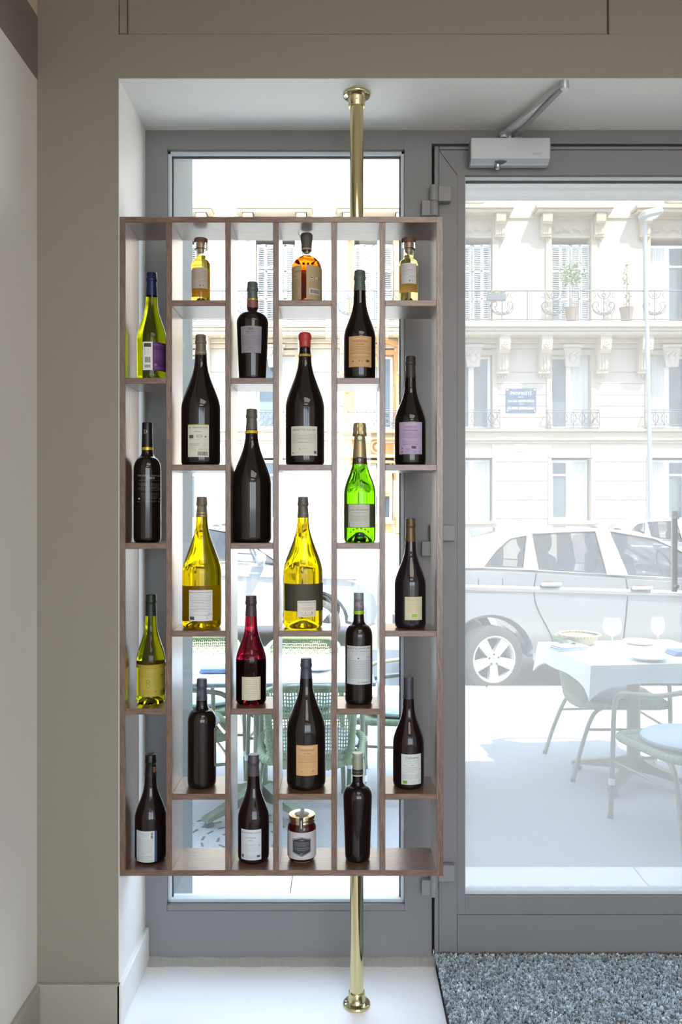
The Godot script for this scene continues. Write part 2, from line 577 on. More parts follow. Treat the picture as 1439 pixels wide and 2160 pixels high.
func build_room() -> void:
	var back := 2.9
	var right := 3.0
	var left := px(78, ZW)
	var open_left := px(250, ZW)
	var soffit := py(165, ZW)
	struct("floor", "plain grey floor of the shop room in front of the window", "floor", mb().span(left - 0.3, right + 0.2, -0.2, -0.012, -2.6, back + 0.3), M.skirting_paint)
	struct("ceiling", "plain pale ceiling of the room with an added overhang past the rear wall", "ceiling", mb().span(left - 0.3, right + 0.2, 3.0, 3.2, -2.3, back + 2.4), M.ceiling_paint)  # added overhang behind the rear window keeps the sun out of the room
	# the wall with the window: pier on the left, lintel, pier on the right
	var wall := struct("wall_front", "taupe painted wall with the deep window recess", "wall")
	obj("pier", mb().span(left - 0.3, open_left, -0.2, 3.2, -ZW, -ZB - 0.06), M.taupe_paint, wall)
	obj("pier", mb().span(1.55, right + 0.2, -0.2, 3.2, -ZW, -ZB - 0.06), M.taupe_paint, wall)
	# the lintel: plain beam below, two cover boards above with an open joint between them
	var board_low := py(73, ZW)
	var joint := px(1285, ZW)
	var edge := px(267, ZW)
	obj("lintel", mb().span(open_left, 1.55, soffit, board_low, -ZW, -ZB - 0.06), M.taupe_paint, wall)
	obj("lintel", mb().span(open_left, 1.55, board_low, 3.2, -ZW - 0.016, -ZB - 0.06), M.taupe_paint, wall)
	obj("cover_board", mb().span(edge + 0.002, joint - 0.003, board_low + 0.003, 3.0, -ZW - 0.0055, -ZW - 0.014, 0.002), M.taupe_paint, wall)
	obj("cover_board", mb().span(joint + 0.001, 1.55, board_low + 0.001, 3.0, -ZW - 0.0035, -ZW - 0.014, 0.002), M.taupe_paint, wall)
	obj("joint_cover", mb().span(open_left, edge - 0.001, board_low + 0.004, 3.0, -ZW - 0.004, -ZW - 0.014, 0.003), M.taupe_paint, wall)
	# the pale painted lining of the recess
	obj("reveal", mb().span(open_left - 0.004, open_left + 0.0015, 0, soffit, -ZW - 0.001, -ZB), M.reveal_paint, wall)
	obj("reveal", mb().span(open_left, 1.55, soffit - 0.0015, soffit + 0.004, -ZW - 0.001, -ZB), M.reveal_paint, wall)
	obj("reveal", mb().span(1.548, 1.554, 0, soffit, -ZW - 0.001, -ZB), M.reveal_paint, wall)
	# left wall with a darker painted band
	var wl := struct("wall_left", "pale grey side wall with a darker band near the top", "wall", mb().span(left - 0.25, left, -0.2, 3.2, -ZW, back + 0.3), M.pale_wall_paint)
	obj("painted_band", mb().span(left - 0.004, left + 0.002, py(168, ZW), py(36, ZW), -ZW, back), M.band_paint, wl)
	obj("upper_strip", mb().span(left - 0.004, left + 0.0015, py(36, ZW), 3.0, -ZW, back), M.cream_paint, wl)
	struct("wall_right", "plain pale wall on the right, outside the view", "wall", mb().span(right, right + 0.25, -0.2, 3.2, -ZW, back + 0.3), M.pale_wall_paint)
	var wb := struct("wall_back", "unseen rear wall behind the camera, its wide opening sized to light the room", "wall")
	obj("wall_panel", mb().span(left - 0.3, -0.72, -0.2, 3.2, back, back + 0.25), M.pale_wall_paint, wb)
	obj("wall_panel", mb().span(2.85, right + 0.2, -0.2, 3.2, back, back + 0.25), M.pale_wall_paint, wb)
	obj("wall_panel", mb().span(-0.72, 2.85, 2.85, 3.2, back, back + 0.25), M.pale_wall_paint, wb)
	obj("wall_panel", mb().span(-0.72, 2.85, -0.2, 0.2, back, back + 0.25), M.pale_wall_paint, wb)
	var w2 := struct("window_2", "unseen wide rear window behind the camera, sized to light room and bottles", "window")  # unseen glazing, made wide so its daylight reaches bottles and front wall
	for x in [-0.72, 0.42, 1.6, 2.77]:
		obj("mullion", mb().span(x, x + 0.08, 0.2, 2.85, back + 0.08, back + 0.14, 0.004), M.frame_paint, w2)
	for y in [0.2, 2.79]:
		obj("rail", mb().span(-0.72, 2.85, y, y + 0.06, back + 0.08, back + 0.14, 0.004), M.frame_paint, w2)
	obj("pane", mb().span(-0.72, 2.85, 0.2, 2.85, back + 0.107, back + 0.113), M.window_glass, w2)
	# skirting boards
	var top := py(2072, ZW)
	var sk := 0.014
	var bf := struct("baseboard_front", "grey skirting board round the foot of the pier", "baseboard")
	obj("board", mb().span(left, open_left + sk * 0.6, 0.0, top, -ZW + sk, -ZW - 0.002, 0.003), M.skirting_paint, bf)
	obj("board", mb().span(open_left - 0.002, open_left + sk, 0.0, top, -ZW + sk, -ZB + 0.002, 0.003), M.reveal_paint, bf)
	struct("baseboard_left", "grey skirting board along the left wall", "baseboard", mb().span(left - 0.002, left + sk, 0.0, top, -ZW + sk, back, 0.003), M.skirting_paint)
	# the white painted step under the rack
	struct("floor", "white painted floor slab of the window recess under the rack", "floor", mb().span(open_left, px(948, 2.162) - 0.005, -0.1, 0.0, -1.2, -ZB - 0.05, 0.002), M.white_floor_paint)
	# rough mortar fillet along the foot of the window
	var f := mb()
	var prev := []
	for k in 181:
		var x := lerpf(px(303, ZB), px(917.5, ZB), k / 180.0)
		var wv := 0.0016 * sin(k * 0.21) + rng.randf_range(-0.001, 0.001)
		var cur := [Vector3(x, 0.0, -ZB + 0.026 + wv), Vector3(x, 0.006 + wv * 0.4, -ZB + 0.02 + wv), Vector3(x, 0.017 + wv, -ZB + 0.006), Vector3(x, 0.022 + wv, -ZB - 0.01)]
		if k > 0:
			for j in 3:
				f.quad(prev[j], cur[j], cur[j + 1], prev[j + 1], Vector3(0, 1, 1))
		prev = cur
	struct("trim_1", "uneven mortar fillet along the foot of the window frame", "trim", f, M.mortar)
	# unseen ceiling panels, placed to light the front wall and the rack
	for z in [0.1, 1.9]:
		var p := thing("unseen_ceiling_light", "unseen flat ceiling light %s" % ("above the camera" if z < 1.0 else "at the rear of the room"), "ceiling light", Vector3(0.55, 2.95, z))
		obj("frame", mb().span(-0.78, 0.78, 0.0, 0.05, -0.63, 0.63, 0.006), M.closer_silver, p)
		obj("diffuser", mb().span(-0.75, 0.75, -0.006, 0.002, -0.6, 0.6), mat("panel_glow", Color.WHITE, 0.5, 0.0, {"emission_enabled": true, "emission": Color(1.0, 0.95, 0.88), "emission_energy_multiplier": 1.5}), p)
	# three unseen warm bulbs on cords, placed so that the bottles mirror them
	for k in 3:
		var where := Vector3(0.95 + 0.22 * k, 1.95 - 0.07 * (k % 2), 1.4 + 0.3 * k)
		var q := thing("unseen_pendant_lamp", "unseen bare warm bulb on a black cord, %s of three behind the camera" % ["nearest", "middle", "farthest"][k], "pendant lamp", where)
		obj("cord", mb().tube([Vector3(0, 0.08, 0), Vector3(0, 3.0 - where.y, 0)], 0.003, 6), M.rubber, q)
		obj("socket", mb().lathe([Vector2(0, 0.04), Vector2(0.017, 0.04), Vector2(0.017, 0.075), Vector2(0.006, 0.09), Vector2(0, 0.09)], 16), M.dark_brass, q)
		obj("bulb", mb().lathe([Vector2(0, -0.06), Vector2(0.02, -0.054), Vector2(0.032, -0.03), Vector2(0.03, 0.0), Vector2(0.015, 0.04), Vector2(0, 0.042)], 18), mat("bulb_glow", Color(1, 0.8, 0.5), 0.4, 0.0, {"emission_enabled": true, "emission": Color(1.0, 0.62, 0.25), "emission_energy_multiplier": 18.0}), q)
		var l := OmniLight3D.new()
		l.name = "bulb_light"
		l.light_color = Color(1.0, 0.72, 0.42)
		l.light_energy = 0.12
		l.light_size = 0.03
		l.omni_range = 12.0
		l.omni_attenuation = 2.0
		l.shadow_enabled = true
		q.add_child(l, true)
	build_mat()


func build_mat() -> void:
	# a coarse grey door mat of tufts, cut into the floor beside the white slab
	var x0 := px(948, 2.162) - 0.003
	var z0 := -ZB + 0.004
	var root := thing("door_mat", "speckled grey looped entrance mat on the floor before the door", "mat", Vector3(0, 0.006, 0))
	obj("backing", mb().span(x0, 1.53, -0.018, 0.012, z0, -1.2, 0.002), mat("mat_backing", Color("3c4043"), 0.95), root)
	var tuft := mb()
	for k in 3:
		var t := TAU * k / 3
		var d := Vector3(cos(t), 0, sin(t))
		tuft.tube([d * -0.0022, d * -0.0012 + Vector3(0, 0.008, 0), d * 0.0018 + Vector3(0.001, 0.0115, 0), d * 0.004 + Vector3(0, 0.007, 0)], 0.0013, 4)
	var mm := MultiMesh.new()
	mm.transform_format = MultiMesh.TRANSFORM_3D
	mm.use_colors = true
	mm.mesh = tuft.mesh()
	var step := 0.0062
	var spots: Array[Vector3] = []
	var z := z0 + 0.004
	while z < -2.02:
		var x := x0 + 0.004
		while x < 1.18:
			spots.append(Vector3(x + rng.randf_range(-0.003, 0.003), 0.011, z + rng.randf_range(-0.003, 0.003)))
			x += step
		z += step
	mm.instance_count = spots.size()
	var patch := FastNoiseLite.new()
	patch.seed = 5
	patch.frequency = 9.0
	for k in spots.size():
		mm.set_instance_transform(k, Transform3D(Basis(Vector3.UP, rng.randf() * TAU).scaled(Vector3.ONE * rng.randf_range(0.8, 1.25)), spots[k]))
		var g := 0.38 + 0.52 * pow(rng.randf(), 1.3) + 0.10 * patch.get_noise_2d(spots[k].x, spots[k].z)
		mm.set_instance_color(k, Color(g * 0.76, g * 0.94, g * 1.08) if rng.randf() < 0.8 else (Color(g * 1.2, g * 1.4, g * 1.5) if rng.randf() < 0.5 else Color(g * 0.3, g * 0.36, g * 0.4)))
	var pile := MultiMeshInstance3D.new()
	pile.name = "pile"
	pile.multimesh = mm
	pile.material_override = mat("mat_pile", Color.WHITE, 0.95, 0.0, {"vertex_color_use_as_albedo": true})
	pile.set_meta("kind", "stuff")
	root.add_child(pile)


func build_frames() -> void:
	# ---------- the fixed light on the left
	var w := struct("window_1", "grey framed fixed window behind the bottle rack", "window")
	var fz := -ZB
	var fb := -ZB - 0.06
	var head := py(272, ZB) + 0.01
	var x0 := px(303, ZB)
	var x1 := px(911, ZB)
	var gl := px(352, ZB)
	var gr := px(854, ZB)
	var gt := py(315, ZB)
	var gb := py(1908, ZB)
	var mid := py(1921, ZB)
	obj("head_rail", mb().span(gl, gr, gt, head, fz, fb, 0.0004), M.frame_paint, w)
	obj("stile", mb().span(x0, gl, -0.05, head, fz, fb, 0.0004), M.frame_paint, w)
	obj("stile", mb().span(gr, x1, -0.05, head, fz, fb, 0.0004), M.frame_paint, w)
	obj("bottom_rail", mb().span(gl - 0.03, gr + 0.015, -0.05, mid, fz + 0.0006, fb, 0.0015), M.frame_paint, w)
	obj("bottom_rail", mb().span(gl, gr, mid, gb, fz, fb, 0.0015), M.frame_paint, w)
	# glazing beads, set back from the face, their lit edges put into the colour
	var bd := 0.011
	obj("bead", mb().span(gl, gl + bd, gb, gt, fz - 0.012, fb + 0.01, 0.002), M.lit_bead_paint, w)
	obj("bead", mb().span(gr - bd, gr, gb, gt, fz - 0.012, fb + 0.01, 0.002), M.lit_bead_paint, w)
	obj("bead", mb().span(gl, gr, gt - bd, gt, fz - 0.012, fb + 0.01, 0.002), M.lit_bead_paint, w)
	obj("bead", mb().span(gl, gr, gb, gb + bd, fz - 0.012, fb + 0.01, 0.002), M.lit_bead_paint, w)
	obj("pane", mb().span(gl + 0.004, gr - 0.004, gb + 0.004, gt - 0.004, fz - 0.034, fz - 0.040), M.window_glass, w)
	obj("seal", mb().span(gl + bd, gr - bd, gt - bd - 0.004, gt - bd, fz - 0.026, fz - 0.034), M.rubber, w)
	obj("seal", mb().span(gl + bd, gl + bd + 0.004, gb + bd, gt - bd, fz - 0.026, fz - 0.034), M.rubber, w)
	obj("seal", mb().span(gr - bd - 0.004, gr - bd, gb + bd, gt - bd, fz - 0.026, fz - 0.034), M.rubber, w)
	# rail over the door and the post on its far side
	var dr := px(1735, ZB)
	obj("head_rail", mb().span(x1, 1.56, py(303, ZB), head, fz, fb, 0.0004), M.frame_paint, w)
	obj("stile", mb().span(dr + 0.006, 1.56, -0.05, py(303, ZB), fz, fb, 0.002), M.frame_paint, w)
	obj("rebate", mb().span(x1 - 0.002, x1 + 0.008, -0.05, py(303, ZB) + 0.004, fz - 0.03, fb, 0.001), M.frame_gap, w)
	obj("rebate", mb().span(x1, dr + 0.01, py(305, ZB), py(303, ZB) + 0.004, fz - 0.03, fb, 0.001), M.frame_gap, w)
	# ---------- the door
	var d := struct("door_1", "grey framed glazed entrance door, a washed-out veil of light put into its glass", "door")
	var dl := px(917, ZB)
	var dt := py(307, ZB)
	var db := py(2016, ZB)
	var il := px(927, ZB)
	var it := py(315, ZB)
	var pl := px(982, ZB)
	var pt := py(367, ZB)
	var pb := py(1893, ZB)
	var pr := dr - (pl - dl)
	var q := -ZB - 0.004
	obj("edge_strip", mb().span(dl, il - 0.0015, db, dt, q, q - 0.05, 0.0015), M.frame_paint, d)
	obj("edge_strip", mb().span(il, dr, it + 0.0015, dt, q, q - 0.05, 0.0015), M.frame_paint, d)
	var jb := py(1932, ZB)
	var jx := px(965, ZB)
	obj("stile", mb().prism(PackedVector2Array([Vector2(il, db), Vector2(jx, db), Vector2(jx, pt - 0.0015), Vector2(il, it - 0.0015)]), q - 0.003, q - 0.05), M.frame_paint, d)
	obj("stile", mb().span(jx, pl, jb, pt + 0.001, q - 0.003, q - 0.05, 0.001), M.frame_paint, d)
	obj("stile", mb().span(pr, dr, db, it, q - 0.003, q - 0.05, 0.001), M.frame_paint, d)
	# mitred top corner
	obj("top_rail", mb().prism(PackedVector2Array([Vector2(il + 0.0012, it), Vector2(pr, it), Vector2(pr, pt), Vector2(jx + 0.0012, pt)]), q - 0.003, q - 0.05), M.frame_paint, d)
	obj("bottom_rail", mb().span(jx + 0.0012, pr, db, jb - 0.0012, q - 0.003, q - 0.05, 0.001), M.frame_paint, d)
	obj("bottom_rail", mb().span(pl, pr, jb, pb, q - 0.003, q - 0.05, 0.001), M.frame_paint, d)
	for e in [[pl, pr, pb, pb + 0.012], [pl, pr, pt - 0.012, pt], [pr - 0.01, pr, pb, pt]]:
		obj("bead", mb().span(e[0], e[1], e[2], e[3], q - 0.014, q - 0.048, 0.002), M.lit_bead_paint, d)
	obj("bead", mb().span(pl, pl + 0.003, pb, pt, q - 0.014, q - 0.048, 0.001), M.lit_bead_paint, d)
	obj("seal", mb().span(pl, pr, pt - 0.016, pt - 0.012, q - 0.02, q - 0.03), M.rubber, d)
	obj("pane", mb().span(pl + 0.001, pr - 0.001, pb + 0.003, pt - 0.003, q - 0.026, q - 0.030), M.light_veil_glass, d)  # two sheets, each carrying part of the light veil
	obj("pane", mb().span(pl + 0.001, pr - 0.001, pb + 0.003, pt - 0.003, q - 0.040, q - 0.044), M.light_veil_glass, d)
	obj("sweep", mb().span(dl + 0.02, dr, db - 0.012, db + 0.001, q - 0.006, q - 0.04, 0.001), M.frame_gap, d)
	# pull handle on the glass, cut by the frame of the picture
	var hx := px(1437.5, ZB)
	var hd := obj("pull_handle", mb().tube([Vector3(hx + 0.005, py(1253, ZB), q - 0.06), Vector3(hx + 0.005, py(1078, ZB), q - 0.06)], 0.0095, 14), M.closer_silver, d)
	for y in [1240.0, 1092.0]:
		obj("bracket", mb().tube([Vector3(hx + 0.005, py(y, ZB), q - 0.06), Vector3(hx + 0.005, py(y, ZB), q - 0.036)], 0.006, 10), M.closer_silver, hd)
	# hinges: plate on the door, plate on the post, barrel between them
	var hinge_rows := [[392.0, 424.0, 422.0, 454.0], [1108.0, 1141.0, 1142.0, 1173.0], [1826.0, 1860.0, 1857.0, 1890.0]]
	for r in hinge_rows:
		var zf := ZB - 0.022
		var h := obj("hinge", mb().span(px(925, zf), px(952 if r[0] < 1000.0 else 960, zf), py(r[1], zf), py(r[0], zf), -zf, -ZB, 0.0015), M.hinge_paint, d)
		obj("fixed_plate", mb().span(px(890, zf), px(909, zf), py(r[3], zf), py(r[2], zf), -zf, -ZB, 0.0015), M.hinge_paint, h)
		var bx := px(916, zf)
		obj("barrel", mb().lathe([Vector2(0, 0), Vector2(0.0125, 0), Vector2(0.013, 0.001), Vector2(0.013, py(r[0], zf) - py(r[1], zf) + 0.001), Vector2(0.0125, py(r[0], zf) - py(r[1], zf) + 0.002), Vector2(0, py(r[0], zf) - py(r[1], zf) + 0.002)], 20, Vector3(bx, py(r[1], zf), -zf - 0.004)), M.hinge_paint, h)
		obj("barrel", mb().lathe([Vector2(0, 0), Vector2(0.0125, 0), Vector2(0.013, 0.001), Vector2(0.013, py(r[2], zf) - py(r[3], zf) - 0.003), Vector2(0.0125, py(r[2], zf) - py(r[3], zf) - 0.002), Vector2(0, py(r[2], zf) - py(r[3], zf) - 0.002)], 20, Vector3(bx, py(r[3], zf) - 0.002, -zf - 0.004)), M.hinge_paint, h)


func build_rack() -> void:
	var xs := [251.0, 350.0, 475.0, 576.0, 699.0, 801.0, 921.0]
	var ws := [14.0, 13.0, 12.0, 12.0, 12.0, 12.0, 14.0]
	var top := py(457, ZS)
	var bot := py(1848, ZS)
	var t := 12.5 * ZS / F
	var root := thing("wine_rack", "tall walnut wine rack of six staggered columns held between two brass poles", "wine rack", Vector3(0, 0, 0))
	var z0 := -ZS
	var z1 := -ZS - SD
	obj("top_board", mb().span(px(xs[0], ZS), px(935, ZS), top - t, top, z0, z1, 0.0008), M.wood_lying, root)
	obj("bottom_board", mb().span(px(xs[0], ZS), px(935, ZS), bot, bot + t, z0, z1, 0.0008), M.wood_lying, root)
	for k in 7:
		var n := "side_panel" if k in [0, 6] else "divider"
		obj(n, mb().span(px(xs[k], ZS), px(xs[k] + ws[k], ZS), bot + (0.0 if k in [0, 6] else t), top - (0.0 if k in [0, 6] else t), z0 + (0.0004 if k in [0, 6] else -0.0004), z1, 0.0008), M.wood_upright, root)
	for c in 6:
		for y in ([797.0, 1145.5, 1495.0] if c % 2 == 0 else [633.0, 980.0, 1330.5, 1675.0]):
			obj("shelf", mb().span(px(xs[c] + ws[c], ZS), px(xs[c + 1], ZS), py(y, ZS) - t, py(y, ZS), z0 - 0.001, z1, 0.0006), M.wood_lying, root)


func build_poles() -> void:
	var zc := ZS + SD / 2
	var x := px(752.5, zc)
	var r := 0.0192
	var soffit := py(165, ZW) - 0.0015
	var rack_top := py(457, ZS)
	var rack_bot := py(1848, ZS)
	var flange := [Vector2(0, 0), Vector2(0.0385, 0), Vector2(0.039, 0.002), Vector2(0.0385, 0.006), Vector2(0.035, 0.009), Vector2(0.026, 0.0105), Vector2(0.0235, 0.014), Vector2(0.0232, 0.036), Vector2(0.0222, 0.038), Vector2(r, 0.038)]
	for upper in [true, false]:
		var root := thing("brass_pole", "polished brass pole from the %s" % ("top of the rack up to the white soffit" if upper else "bottom of the rack down to the white floor"), "pole", Vector3(x, soffit if upper else 0.0, -zc))
		var sg := -1.0 if upper else 1.0
		var fl := []
		for p in flange:
			fl.append(Vector2(p.x, p.y * sg))
		if upper:
			fl.reverse()
		var length := (soffit - rack_top) if upper else rack_bot
		obj("flange", mb().lathe(fl, 48), M.brass, root)
		obj("tube", mb().lathe([Vector2(r, minf(0.03 * sg, length * sg)), Vector2(r, maxf(0.03 * sg, length * sg))], 48), M.brass, root)
		var e := length * sg
		var ring := [Vector2(r, e - sg * 0.014), Vector2(r + 0.0022, e - sg * 0.013), Vector2(r + 0.0026, e - sg * 0.002), Vector2(r + 0.002, e), Vector2(r * 0.5, e)]
		if upper:
			ring.reverse()
		obj("collar", mb().lathe(ring, 40), M.brass, root)
		for k in 3:
			var a := TAU * k / 3 + 0.5
			obj("screw", mb().ball(Vector3(sin(a) * 0.0305, sg * 0.0095, cos(a) * 0.0305), Vector3(0.0035, 0.0018, 0.0035), 12, 6), M.steel, root)
		obj("grub_screw", mb().lathe([Vector2(0.0, 0.0), Vector2(0.0018, 0.0)], 8), M.dark_brass, root, Vector3(0, sg * 0.024, 0.0235)).rotation.x = PI / 2


func build_door_closer() -> void:
	var z := ZB - 0.045
	var x0 := px(995, z)
	var x1 := px(1160, z)
	var y0 := py(342, z)
	var y1 := py(291, z)
	var root := thing("door_closer", "silver box shaped door closer with folded arm at the top of the door", "door closer", Vector3((x0 + x1) / 2, y0, -z))
	var hw := (x1 - x0) / 2
	var h := y1 - y0
	# the case: a box whose lower front edge is cut back
	var poly := PackedVector2Array([Vector2(0.0, h), Vector2(-0.042, h), Vector2(-0.042, 0), Vector2(-0.022, 0), Vector2(-0.016, 0.002), Vector2(-0.001, 0.0115), Vector2(0.0, 0.0135)])
	obj("case", mb().prism(poly, -hw, hw, Transform3D(Basis(Vector3(0, 0, 1), Vector3(0, 1, 0), Vector3(1, 0, 0)), Vector3.ZERO)), M.closer_silver, root)
	for s in [-1.0, 1.0]:
		obj("end_cap", mb().prism(poly, hw * s, (hw + 0.003) * s, Transform3D(Basis(Vector3(0, 0, 1), Vector3(0, 1, 0), Vector3(1, 0, 0)), Vector3.ZERO)), M.hinge_paint, root)
	var lens := obj("valve_cover", mb().ball(Vector3.ZERO, Vector3(0.0165, 0.0085, 0.002), 20, 8), mat("closer_blue", Color("6f8196"), 0.25, 0.6), root, Vector3(-0.028, 0.007, -0.009))
	lens.rotation.x = 0.72
	obj("valve_rim", mb().tube(smooth([Vector3(0.0175, 0, 0), Vector3(0, 0.0095, 0), Vector3(-0.0175, 0, 0), Vector3(0, -0.0095, 0)], 6, true), 0.001, 6, true), M.rubber, root, Vector3(-0.028, 0.007, -0.0085)).rotation.x = 0.72
	obj("spindle", mb().lathe([Vector2(0, -0.012), Vector2(0.006, -0.012), Vector2(0.01, -0.006), Vector2(0.01, 0.0), Vector2(0, 0)], 16, Vector3(-0.036, 0, -0.02)), M.steel, root)
	obj("spindle", mb().lathe([Vector2(0, 0), Vector2(0.014, 0), Vector2(0.014, 0.01), Vector2(0.008, 0.012), Vector2(0.008, 0.022), Vector2(0, 0.022)], 18, Vector3(0.0, h, -0.02)), M.steel, root)
	obj("bracket", mb().span(0.0, 0.04, h, h + 0.012, -0.03, -0.012, 0.002), M.steel, root)
	obj("model_mark", mb().span(hw - 0.052, hw - 0.025, 0.0235, 0.0285, -0.0003, 0.0003), mat("faint_grey", Color("b0b2b4"), 0.5), root)
	# two arms folded together, up to the shoe on the lintel
	var o := root.position
	var low := Vector3(-0.018, h + 0.018, -0.018)
	var far := at(1191, 183, 2.182) - o
	var low2 := Vector3(0.016, h + 0.014, -0.03)
	var far2 := at(1180, 193, 2.19) - o
	obj("arm", flat_bar(low, far, 0.025, 0.008), M.closer_silver, root)
	obj("arm", flat_bar(low2, far2, 0.016, 0.007), M.hinge_paint, root)
	obj("elbow", mb().lathe([Vector2(0, -0.012), Vector2(0.011, -0.012), Vector2(0.012, -0.01), Vector2(0.012, 0.012), Vector2(0, 0.013)], 18, far + Vector3(0, 0.004, 0)), M.closer_silver, root)
	obj("knuckle", mb().lathe([Vector2(0, -0.012), Vector2(0.012, -0.012), Vector2(0.012, 0.006), Vector2(0, 0.008)], 18, low), M.closer_silver, root)


func flat_bar(a: Vector3, b: Vector3, w: float, t: float) -> MB:      # a flat bar with rounded ends
	var d := (b - a).normalized()
	var side := d.cross(Vector3.UP).normalized()
	var up := side.cross(d)
	return mb().box((a + b) / 2, Vector3((b - a).length() + w * 0.6, t, w), 0.002, Basis(d, up, side))


func build_street() -> void:
	# the outside of our own wall, seen edge on; unseen height set to shade the pavement
	var z0 := -ZB - 0.06
	var jl := px(354, 2.52)
	var out := struct("wall_outside", "painted masonry jamb and lintel outside the window, unseen top set to shade the pavement", "wall")
	obj("jamb", mb().span(jl - 0.5, jl, WALK, 3.7, z0, -2.95, 0.01), M.shopfront_paint, out)
	obj("jamb_board", mb().span(jl - 0.02, jl + 0.006, WALK + 0.05, py(1690, 2.6), z0 - 0.01, -2.72, 0.004), M.shopfront_paint, out)
	obj("jamb", mb().span(1.56, 2.9, WALK, 3.7, z0, -2.95, 0.01), M.shopfront_paint, out)
	obj("lintel", mb().span(jl - 0.5, 2.9, 2.72, 3.7, z0, -2.95, 0.01), M.shopfront_paint, out)
	obj("lintel", mb().span(jl - 3.5, jl - 0.4, WALK, 3.7, -ZW - 0.05, -2.95), M.shopfront_paint, out)
	obj("lintel", mb().span(2.8, 6.0, WALK, 3.7, -ZW - 0.05, -2.95), M.shopfront_paint, out)
	var blind := struct("trim_2", "roller blind box of three ledges outside above the door", "blind box")
	var bl := px(962, 2.7)
	obj("ledge", mb().span(bl, 1.56, py(391, 2.6), 2.75, -2.56, -2.62, 0.004), M.house_frame, blind)
	obj("ledge", mb().span(bl, 1.56, py(402, 2.7), 2.75, -2.64, -2.71, 0.006), M.shutter_paint, blind)
	obj("ledge", mb().span(bl, 1.56, py(413, 2.8), 2.75, -2.74, -2.81, 0.004), M.house_frame, blind)
	obj("ledge", mb().span(bl, 1.56, py(425, 2.9), 2.75, -2.84, -2.90, 0.006), M.shutter_paint, blind)
	# ground: stone step, pavement, kerb stones, road, far pavement
	var step := struct("floor_step", "pale stone slabs of the doorstep outside the glass", "doorstep")
	var far := -1.46 * F / 748.0
	var jx := 0.05
	for e in [[jl - 0.3, px(610, 3.0)], [px(610, 3.0), px(1362, 3.15)], [px(1362, 3.15), 2.6]]:
		obj("slab", mb().span(e[0] + 0.002, e[1] - 0.002, WALK - 0.1, EYE - 1.46, z0 + 0.03, far, 0.005), M.step_stone, step)
	struct("floor_pavement", "grey asphalt pavement outside the shop", "pavement", mb().span(-14, 16, WALK - 0.2, WALK, z0, -6.85), M.asphalt_walk)
	var kerb := struct("trim_3", "pale kerb stones along the edge of the pavement", "kerb")
	for k in 26:
		obj("kerb_stone", mb().span(-13.0 + k * 1.1, -13.0 + k * 1.1 + 1.092, ROAD - 0.1, WALK + 0.002, -6.85, -7.1, 0.012), M.kerb_stone, kerb)
	struct("floor_road", "pale sunlit asphalt road", "road", mb().span(-40, 45, ROAD - 0.2, ROAD, -7.0, -20.5), M.asphalt_road)
	struct("floor_far_pavement", "pavement on the far side of the street", "pavement", mb().span(-40, 45, ROAD - 0.2, WALK, -20.5, -26.4, 0.02), M.asphalt_walk)
	# round iron cover with rings of slots under the left table
	var cover := thing("manhole_cover", "round iron grating with rings of slots in the pavement at the left table", "grating", Vector3(px(505, 3.75), WALK, -3.75))
	obj("plate", mb().lathe([Vector2(0.37, 0.0), Vector2(0.37, 0.004), Vector2(0.355, 0.006), Vector2(0, 0.006)], 48), M.asphalt_walk, cover)
	var slot := mb().box(Vector3.ZERO, Vector3(0.042, 0.003, 0.011), 0.001).mesh()
	for ring in 4:
		var rr := 0.1 + ring * 0.075
		var count := 8 + ring * 7
		for k in count:
			var t := TAU * k / count
			obj("slot", slot, M.dark_iron, cover, Vector3(sin(t) * rr, 0.0066, cos(t) * rr)).rotation.y = t
	var grate := thing("drain_grate", "rectangular iron grating with slanting slots in the pavement by the door post", "grating", Vector3(px(838, 3.52), WALK, -3.52))
	obj("plate", mb().box(Vector3(0, 0.002, 0), Vector3(0.36, 0.006, 0.26), 0.002), M.asphalt_walk, grate)
	for i in 9:
		for j in 4:
			obj("slot", slot, M.dark_iron, grate, Vector3(-0.15 + i * 0.037, 0.0058, -0.1 + j * 0.066)).rotation.y = 0.9
	# street lamp on the far pavement
	var zl := 21.5
	var lamp := thing("street_lamp", "slim grey street lamp on the far pavement before the pale house", "street lamp", Vector3(px(1371, zl), WALK, -zl))
	var headY := py(470, zl) - WALK
	obj("pole", mb().tube([Vector3(0.03, 0, 0), Vector3(0.0, 3.0, 0), Vector3(-0.13, headY, 0)], 0.075, 12, false, 0.045), M.lamp_grey, lamp)
	obj("base", mb().lathe([Vector2(0.16, 0), Vector2(0.16, 0.5), Vector2(0.09, 0.7), Vector2(0.07, 0.7)], 16, Vector3(0.03, 0, 0)), M.lamp_grey, lamp)
	var hd := obj("lamp_head", mb().box(Vector3(0.12, 0, 0.1), Vector3(0.56, 0.2, 0.42), 0.05), M.lamp_grey, lamp, Vector3(-0.13, headY + 0.17, 0))
	hd.rotation.z = 0.22
	obj("lens", mb().box(Vector3(0.12, -0.105, 0.1), Vector3(0.3, 0.03, 0.26), 0.01), M.house_frame, hd)


func arc(c: Vector3, r: float, a0: float, a1: float, n := 10) -> Array:
	var out := []
	for k in n + 1:
		var a := lerpf(a0, a1, float(k) / n)
		out.append(c + Vector3(cos(a) * r, sin(a) * r, 0))
	return out


